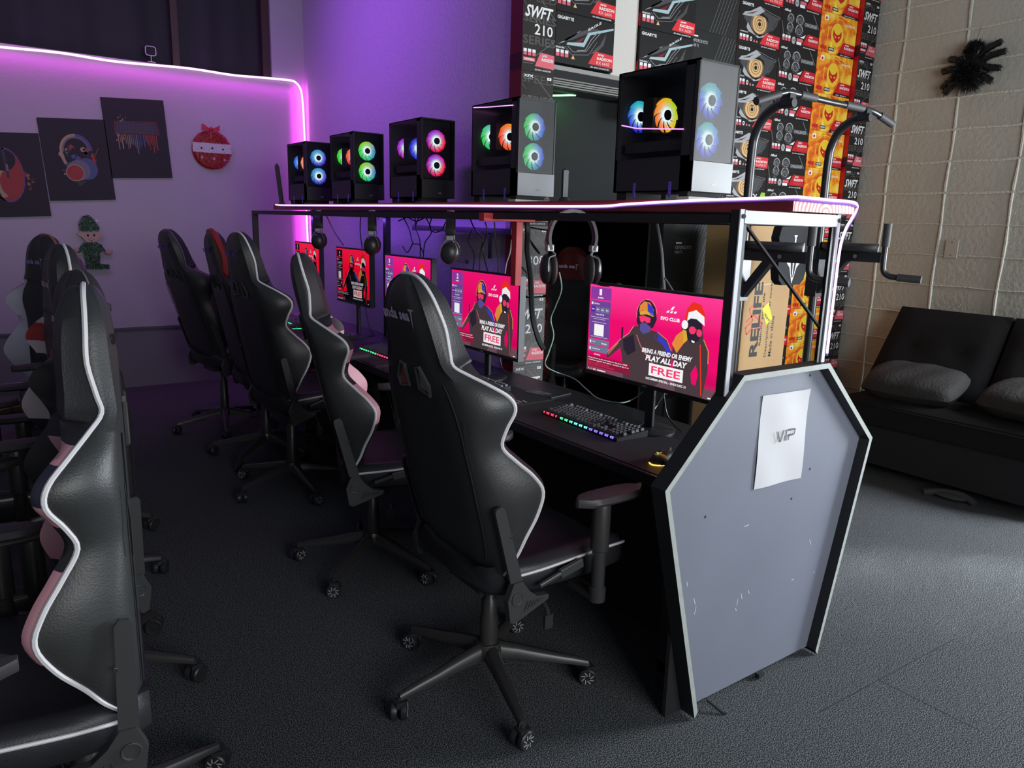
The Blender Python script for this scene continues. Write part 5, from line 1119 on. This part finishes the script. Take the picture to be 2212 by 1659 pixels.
o = mb.build('carton', loc=(xa, yf, 0)); tag(o, 'tall brown cardboard carton printed with black upright lettering and a yellow diamond label', 'carton')

# ================================================================== COUCH
cf = mat('dark_couch_fabric', (.014, .0135, .014), .9, bump=(200, .3), spec=.15)
root = empty('couch', (4.9, 1.2, 0), 'dark tufted futon couch against the block wall, in shadow', 'couch')
def L(x, y, z): return (x-4.9, y-1.2, z)
def cushion(mb, x0, x1, y0, y1, z0, z1, m, buttons=(), nx=14, ny=18, lean=0.):
    rr = []
    top = []; 
    for i in range(nx+1):
        row = []
        for j in range(ny+1):
            u = i/nx; v = j/ny; e = min(u, 1-u)*nx/2; f = min(v, 1-v)*ny/2
            e = min(1, e/1.2); f = min(1, f/1.2); hgt = (1-(1-e)**2)**.5*(1-(1-f)**2)**.5
            z = z1-(1-hgt)*.05
            for bx, by in buttons: z -= .022*math.exp(-((u-bx)**2/.006+(v-by)**2/.003))
            row.append(Vector(L(x0+(x1-x0)*u, y0+(y1-y0)*v, z)))
        top.append(row)
    o = len(mb.v)
    vs = [p for r_ in top for p in r_]; n_ = ny+1
    mb.add(vs, [(i*n_+j, (i+1)*n_+j, (i+1)*n_+j+1, i*n_+j+1) for i in range(nx) for j in range(ny)], m)
    mb.box(*L(x0+.01, y0+.01, z0), *L(x1-.01, y1-.01, z1-.035), m)
for y0, y1 in ((1.30, 2.62),):
    mb = MB(); cushion(mb, 4.48, 5.15, y0, y1, .33, .50, cf, [(.3, .25), (.3, .5), (.3, .75), (.7, .25), (.7, .5), (.7, .75)]); mb.build('seat_cushion', root, smooth=True, angle=50)
# back: leaning
for y0, y1 in ((1.93, 2.62), (1.30, 1.915)):
    mb = MB(); rr = []
    nx, ny = 12, 12; vs = []
    for i in range(nx+1):
        for j in range(ny+1):
            u = i/nx; v = j/ny; e = min(1, min(u, 1-u)*nx/2.4); f = min(1, min(v, 1-v)*ny/2.4); hh = .02*(1-(1-e)**2)**.5*(1-(1-f)**2)**.5
            for bx, by in ((.55, .3), (.55, .7)): hh -= .020*math.exp(-((u-bx)**2+(v-by)**2)/.006)
            xx = 4.92+.30*u-hh*1.5-.05; z = .46+.56*u
            vs.append(L(xx, y0+(y1-y0)*v-(.05*(1-u) if y0 > 1.9 and v > .5 else 0)*-1, z))
    mb.add(vs, [(i*(ny+1)+j, i*(ny+1)+j+1, (i+1)*(ny+1)+j+1, (i+1)*(ny+1)+j) for i in range(nx) for j in range(ny)], cf)
    mb.prism([L(4.885, y0+.004, .46), L(5.165, y0+.004, 1.015), L(5.29, y0+.004, 1.0), L(5.05, y0+.004, .40)], (0, y1-y0-.008, 0), cf); mb.build('back_cushion', root, smooth=True, angle=50)
mb = MB(); mb.box(*L(4.53, 1.33, .07), *L(5.2, 2.58, .335), matt)
for x in (4.62, 5.15):
    for y in (1.42, 2.5): mb.box(*L(x-.02, y-.02, 0), *L(x+.02, y+.02, .08), met)
mb.build('frame', root)
def pillow(c_, rx, ry, rz, rot, label):
    mb = MB(); nx = 20; vs = []
    for s in (1, -1):
        for i in range(nx+1):
            for j in range(nx+1):
                u = -1+2*i/nx; v = -1+2*j/nx; px_ = rx*u*(1-.10*v*v); py_ = ry*v*(1-.10*u*u)
                vs.append((px_, py_, s*rz*max(0, (1-u**4)*(1-v**4))**.5*(1+.06*math.sin(9*v+4*u))))
    n_ = nx+1; k = n_*n_
    mb.add(vs, [(i*n_+j, (i+1)*n_+j, (i+1)*n_+j+1, i*n_+j+1) for i in range(nx) for j in range(nx)]+[(k+i*n_+j, k+i*n_+j+1, k+(i+1)*n_+j+1, k+(i+1)*n_+j) for i in range(nx) for j in range(nx)], mat('dark_pillow_velvet', (.022, .020, .019), .8, bump=(60, .6)))
    o = mb.build('throw_pillow', smooth=True, loc=c_); o.rotation_euler = rot; tag(o, label, 'pillow', 'dark pillows on the couch')
pillow((4.70, 2.24, .60), .19, .285, .085, (0, R(-18), R(6)), 'dark oblong pillow on the couch, its whole outline visible, nearer the boxes')
pillow((4.74, 1.57, .61), .19, .29, .085, (0, R(-15), R(-5)), 'dark oblong pillow on the couch, cut by the right edge of the picture')
mb = MB(); mb.tube(smoothpts([(4.45, 1.98, .012), (4.50, 1.90, .03), (4.52, 1.80, .035), (4.50, 1.72, .012)]), .02, mat('dark_cloth', (.05, .05, .05), .8), n=8, rs=None); mb.ball((4.50, 1.86, .02), .05, .10, .02, mat('dark_cloth', (.05, .05, .05), .8))
tag(mb.build('crumpled_cloth', smooth=True), 'crumpled dark cloth lying on the carpet before the couch', 'cloth')
# ================================================================== ON THE BLOCK WALL
root = empty('wall_plate', (5.318, 2.42, 1.417), 'blank painted cover plate on the block wall above the couch', 'wall plate')
mb = MB(); mb.box(-.008, -.041, -.061, -.001, .041, .061, mat('plate_paint', (.48, .44, .38), .45)); mb.build('plate', root, bevel=.002)
mb = MB(); mb.lathe([(.0035, -.0095), (.0035, -.007)], (0, 0, .042), matt, 'x', 8); mb.lathe([(.0035, -.0095), (.0035, -.007)], (0, 0, -.042), matt, 'x', 8); mb.build('screw', root)
def tinsel(mb, path, r, mats, n, ln=.012, shell=None):
    """spiky tufts around a path"""
    for q in range(n):
        t = random.random()*(len(path)-1); i = int(t); f = t-i; p = Vector(path[i]).lerp(Vector(path[min(i+1, len(path)-1)]), f)
        rr_ = (r[i]*(1-f)+r[min(i+1, len(r)-1)]*f) if isinstance(r, (list, tuple)) else r
        d = Vector((random.gauss(0, 1), random.gauss(0, 1), random.gauss(0, 1))).normalized()
        a = p+d*rr_*.75; b = p+d*(rr_+random.uniform(.2, 1)*ln); s = d.orthogonal().normalized()*.0018
        s.rotate(Matrix.Rotation(random.random()*6, 3, d))
        mb.add([a-s, a+s, b], [(0, 1, 2)], random.choice(mats))
tb = mat('black_tinsel', (.008, .008, .009), .35, spec=.6); tb2 = mat('black_tinsel_shine', (.03, .03, .035), .2, metal=.6)
root = empty('spider_decoration', (5.27, 2.45, 2.56), 'fuzzy black tinsel spider hanging on the block wall', 'spider decoration')
mb = MB(); mb.ball((0, 0, -.04), .035, .105, .10, tb); tinsel(mb, [(0, 0, -.02), (0, .035, -.05), (0, -.035, -.05), (0, 0, -.10)], .075, [tb, tb2], 4000, .035); mb.build('body', root)
mb = MB(); mb.ball((0, 0, .08), .03, .06, .065, tb); tinsel(mb, [(0, .015, .06), (0, -.02, .11)], .045, [tb, tb2], 2200, .025); mb.build('head', root)
for (y, z, y0, z0) in ((.13, .055, .03, .01), (.165, -.015, .05, -.02), (.155, -.115, .05, -.05), (.135, -.155, .04, -.07), (-.16, .115, -.03, .04), (-.19, .055, -.04, .01), (-.175, -.04, -.05, -.03), (-.135, -.11, -.05, -.06)):
    P = [(0, y0, z0), (-.01, (y0+y)/2, (z0+z)/2+.008), (0, y, z)]
    mb = MB(); mb.tube(P, .019, tb, n=8); tinsel(mb, P, .018, [tb, tb2], 1300, .014); mb.build('leg', root)
mb = MB(); mb.tube([(0, -.01, .13), (.03, -.02, .235)], .0012, tb, n=4); mb.build('thread', root)

# ================================================================== ON THE WHITE WALL
rt = mat('red_tinsel', (.35, .012, .02), .35); rt2 = mat('red_tinsel_shine', (.7, .05, .06), .2, metal=.5); wt = mat('white_tinsel', (.62, .58, .62), .4)
root = empty('bauble_decoration', (1.80, YA-.03, 2.07), 'flat red tinsel bauble with a white band, hanging on the white wall', 'bauble decoration')
mb = MB(); mb.lathe([(.002, -.014), (.150, -.012), (.165, 0), (.150, .012), (.002, .014)], (0, 0, -.01), rt, 'y', 32)
for q in range(3000):
    a = random.random()*2*PI; r = .165*math.sqrt(random.random()); x, z = r*math.cos(a), r*math.sin(a)-.01
    m_ = wt if -.035 < z+.08*x*0 < .045 else random.choice([rt, rt, rt2]); b = random.random()*6
    mb.add([(x, -.012, z), (x+.004, -.012, z+.002), (x+.012*math.cos(b), -.022, z+.012*math.sin(b))], [(0, 1, 2)], m_)
mb.box(-.160, -.017, -.035, .160, -.012, .045, wt); mb.build('ball', root)
mb = MB()
for x, z in ((-.09, .0), (.0, .003), (.09, .0)): mb.lathe([(.008, -.026), (.008, -.020)], (x, 0, z), matt, 'y', 8)
for x, z in ((-.09, -.08), (.01, -.085), (.10, -.09)):
    for a in range(3): mb.bar((x-.014*math.cos(a*PI/3), -.024, z-.014*math.sin(a*PI/3)), (x+.014*math.cos(a*PI/3), -.024, z+.014*math.sin(a*PI/3)), .003, .003, wt)
mb.build('snowflakes', root)
mb = MB(); rb = mat('red_foil_bow', (.5, .02, .03), .25, metal=.4)
mb.prism([(0, -.02, .16), (-.07, -.02, .205), (-.075, -.02, .15)], (0, .008, 0), rb); mb.prism([(0, -.02, .16), (.075, -.02, .20), (.07, -.02, .15)], (0, .008, 0), rb); mb.ball((0, -.024, .165), .016, .01, .016, rb); mb.prism([(-.01, -.022, .16), (.005, -.022, .16), (.0, -.022, .08), (-.015, -.022, .09)], (0, .003, 0), rb); mb.build('bow', root)
gt = mat('green_tinsel', (.012, .05, .03), .35); gt2 = mat('green_tinsel_shine', (.10, .30, .18), .25, metal=.5); skin = mat('peach_tinsel', (.45, .28, .24), .5)
root = empty('elf_decoration', (.80, YA-.03, 1.24), 'green tinsel elf with pointed hat hanging on the white wall above the left chairs', 'elf decoration')
def flat(mb, pts, m_, m2, y=-.02, d=.02, n=900):
    mb.prism([(p[0], y, p[1]) for p in pts], (0, d, 0), m_)
    xs = [p[0] for p in pts]; zs2 = [p[1] for p in pts]; k = 0
    def inside(x, z):
        r = False; j = len(pts)-1
        for i in range(len(pts)):
            if (pts[i][1] > z) != (pts[j][1] > z) and x < (pts[j][0]-pts[i][0])*(z-pts[i][1])/(pts[j][1]-pts[i][1])+pts[i][0]: r = not r
            j = i
        return r
    while k < n:
        x = random.uniform(min(xs), max(xs)); z = random.uniform(min(zs2), max(zs2)); k += 1
        if inside(x, z): b = random.random()*6; mb.add([(x, y, z), (x+.004, y, z+.002), (x+.012*math.cos(b), y-.012, z+.012*math.sin(b))], [(0, 1, 2)], random.choice(m2))
mb = MB(); flat(mb, [(-.075, .12), (-.07, .18), (-.04, .225), (.0, .235), (.04, .19), (.07, .13), (.06, .105), (-.07, .105)], gt, [gt, gt2], n=1400); mb.ball((.055, -.03, .185), .014, .01, .014, wt); mb.build('hat', root)
mb = MB(); mb.prism([(p[0], -.018, p[1]) for p in [(-.065, .105), (.065, .105), (.10, .08), (.06, .055), (.03, .015), (-.03, .015), (-.06, .055), (-.10, .08)]], (0, .018, 0), skin)
D = Decal(mb, (0, -.018, 0), (1, 0, 0), (0, 0, 1)); D.ell(-.018, .07, .008, .011, matt, 2, 10); D.ell(.028, .072, .008, .011, matt, 2, 10); D.ell(.005, .055, .008, .008, pink_ink, 2, 10); D.path([(-.018, .042), (-.008, .031), (.01, .029), (.026, .040)], .003, matt, 2); mb.build('face', root)
mb = MB(); flat(mb, [(-.05, .015), (-.085, -.03), (-.10, -.07), (-.06, -.06), (-.05, -.16), (-.06, -.20), (.01, -.205), (.12, -.20), (.12, -.17), (.05, -.16), (.06, -.07), (.10, -.05), (.08, -.01), (.04, .015)], gt, [gt, gt, gt2], n=2600); mb.build('body', root)
mb = MB(); mb.ball((.125, -.012, -.065), .03, .012, .025, skin); mb.ball((-.105, -.012, -.05), .02, .012, .02, skin); mb.build('hands', root)
# three canvas prints, each hung a little askew
cv = mat('black_canvas', (.020, .019, .024), .7)
ink = {k: mat('paint_'+k, v, .6) for k, v in dict(red=(.33, .03, .03), cream=(.40, .30, .17), blue=(.07, .09, .22), grey=(.16, .16, .20), orange=(.35, .12, .04), purple=(.14, .05, .20), dark=(.04, .035, .05)).items()}
def canvas(xc, zc_, rot, label):
    mb = MB(); mb.box(-.235, -.02, -.315, .235, 0, .315, cv); D = Decal(mb, (0, -.02, 0), (1, 0, 0), (0, 0, 1)); return mb, D, (xc, zc_, rot, label)
def hang(mb, meta):
    o = mb.build('canvas_print', loc=(meta[0], YA-.001, meta[1])); o.rotation_euler = (0, meta[2], 0); tag(o, meta[3], 'picture', 'black canvas prints on the white wall')
rnd = random.Random(3)
def splat(D, x, z, s, names, n=30):
    for i in range(n):
        a = rnd.random()*6.28; r = s*rnd.random()**.6; q = s*.16*rnd.random()+.002; D.poly([(x+r*math.cos(a)+q*math.cos(b*1.05)*(.6+.6*rnd.random()), z+r*math.sin(a)+q*math.sin(b*1.05)*(.6+.6*rnd.random())) for b in range(6)], ink[rnd.choice(names)], 1+i % 3)
mb, D, mt = canvas(.29, 1.76, R(-3.0), 'black canvas print of a computer mouse in red splashes, leftmost and lowest of the three')
splat(D, .03, -.02, .13, ['red', 'red', 'orange', 'dark'], 70)
D.ell(-.02, .0, .115, .20, ink['red'], 4, 24); D.ell(-.06, -.02, .075, .15, ink['cream'], 5, 20); D.ell(.01, -.06, .08, .11, ink['red'], 6, 20); D.ell(-.03, .12, .085, .09, cv, 7, 20); D.line(-.02, .20, -.01, -.02, .018, ink['dark'], 8); D.ring(-.02, .0, .118, .205, .06, ink['purple'], 8, 26)
D.rect(-.015, .03, .0, .08, ink['grey'], 9); D.ring(.01, -.12, .12, .13, .25, cv, 8, 20, 3.3, 6.1); hang(mb, mt)
mb, D, mt = canvas(.76, 1.905, R(-3.4), 'black canvas print of colourful headphones, middle of the three')
splat(D, .0, -.05, .15, ['red', 'cream', 'blue', 'dark'], 60)
D.ring(.0, .07, .115, .13, .17, ink['cream'], 5, 26, .9, 3.6); D.ring(.0, .07, .115, .13, .17, ink['blue'], 6, 26, 0, 1.5); D.ring(.0, .07, .094, .107, .1, ink['grey'], 6, 26, .1, 3.2)
D.ell(.06, -.07, .075, .085, ink['blue'], 6, 22); D.ell(.0, -.08, .08, .08, ink['grey'], 7, 22); D.ell(-.03, -.10, .062, .062, ink['red'], 8, 22); D.ring(-.03, -.10, .066, .066, .1, ink['cream'], 9, 22)
D.line(-.115, .06, -.085, -.03, .022, ink['cream'], 7); D.line(.11, .05, .12, -.03, .02, ink['red'], 7); D.line(.10, -.02, .16, .09, .004, ink['orange'], 3); hang(mb, mt)
mb, D, mt = canvas(1.213, 2.105, R(-3.2), 'black canvas print of a keyboard dripping paint, rightmost and highest of the three')
D.poly([(-.16, .04), (.17, .04), (.15, .13), (-.15, .13)], ink['dark'], 2); D.path([(-.165, .035), (.175, .035), (.155, .135), (-.155, .135), (-.165, .035)], .003, ink['red'], 3)
for i in range(4): D.line(-.15, .055+.02*i, .15, .055+.02*i, .0015, ink['purple'], 3)
for i in range(14): D.line(-.14+.02*i, .04, -.135+.02*i, .13, .0012, ink['grey'], 3)
splat(D, -.10, .15, .035, ['cream'], 14); splat(D, -.12, .0, .05, ['cream', 'orange'], 14)
for i in range(22):
    x = -.145+.0138*i; ln = .04+.10*rnd.random()+(.09 if i == 10 else 0); col = ink['cream'] if i < 7 else (ink['grey'] if i < 11 else (ink['blue'] if i < 15 else ink['red'])); D.line(x, .03, x+.002, .03-ln, .006*rnd.random()+.003, col, 2)
splat(D, .11, .0, .04, ['red'], 18); hang(mb, mt)
# little mirror on the window ledge
root = empty('stand_mirror', (1.372, YA+.04, 2.73), 'small white-rimmed square mirror on a stand, on the dark window ledge', 'mirror')
mb = MB(); P = []
for i in range(24):
    a = 2*PI*i/24; cx_ = math.copysign(abs(math.cos(a))**.45, math.cos(a)); sx_ = math.copysign(abs(math.sin(a))**.45, math.sin(a)); P.append((.040*cx_, 0, .092+.036*sx_))
rimw = mat('white_rim', (.85, .8, .88), .4); mb.tube(P, .0035, rimw, n=6, closed=True); mb.build('rim', root)
mb = MB(); mb.prism([(p[0]*.95, .002, .092+(p[2]-.092)*.95) for p in P], (0, .004, 0), mat('dark_mirror', (.03, .03, .04), .15)); mb.build('mirror_plate', root)
mb = MB(); mb.tube([(0, 0, .005), (0, 0, .056)], .003, rimw, n=6); mb.lathe([(.035, 0), (.035, .004)], (0, 0, 0), rimw); mb.build('stand', root)
# cable from the plank down the purple wall
cable([(2.20, 5.05, 1.59), (2.3, 5.0, 1.62), (2.36, 5.02, 1.60), (2.38, 5.0, 1.5)], .003, gcab, 'thin grey cable drooping off the shelf between the two farthest computers')
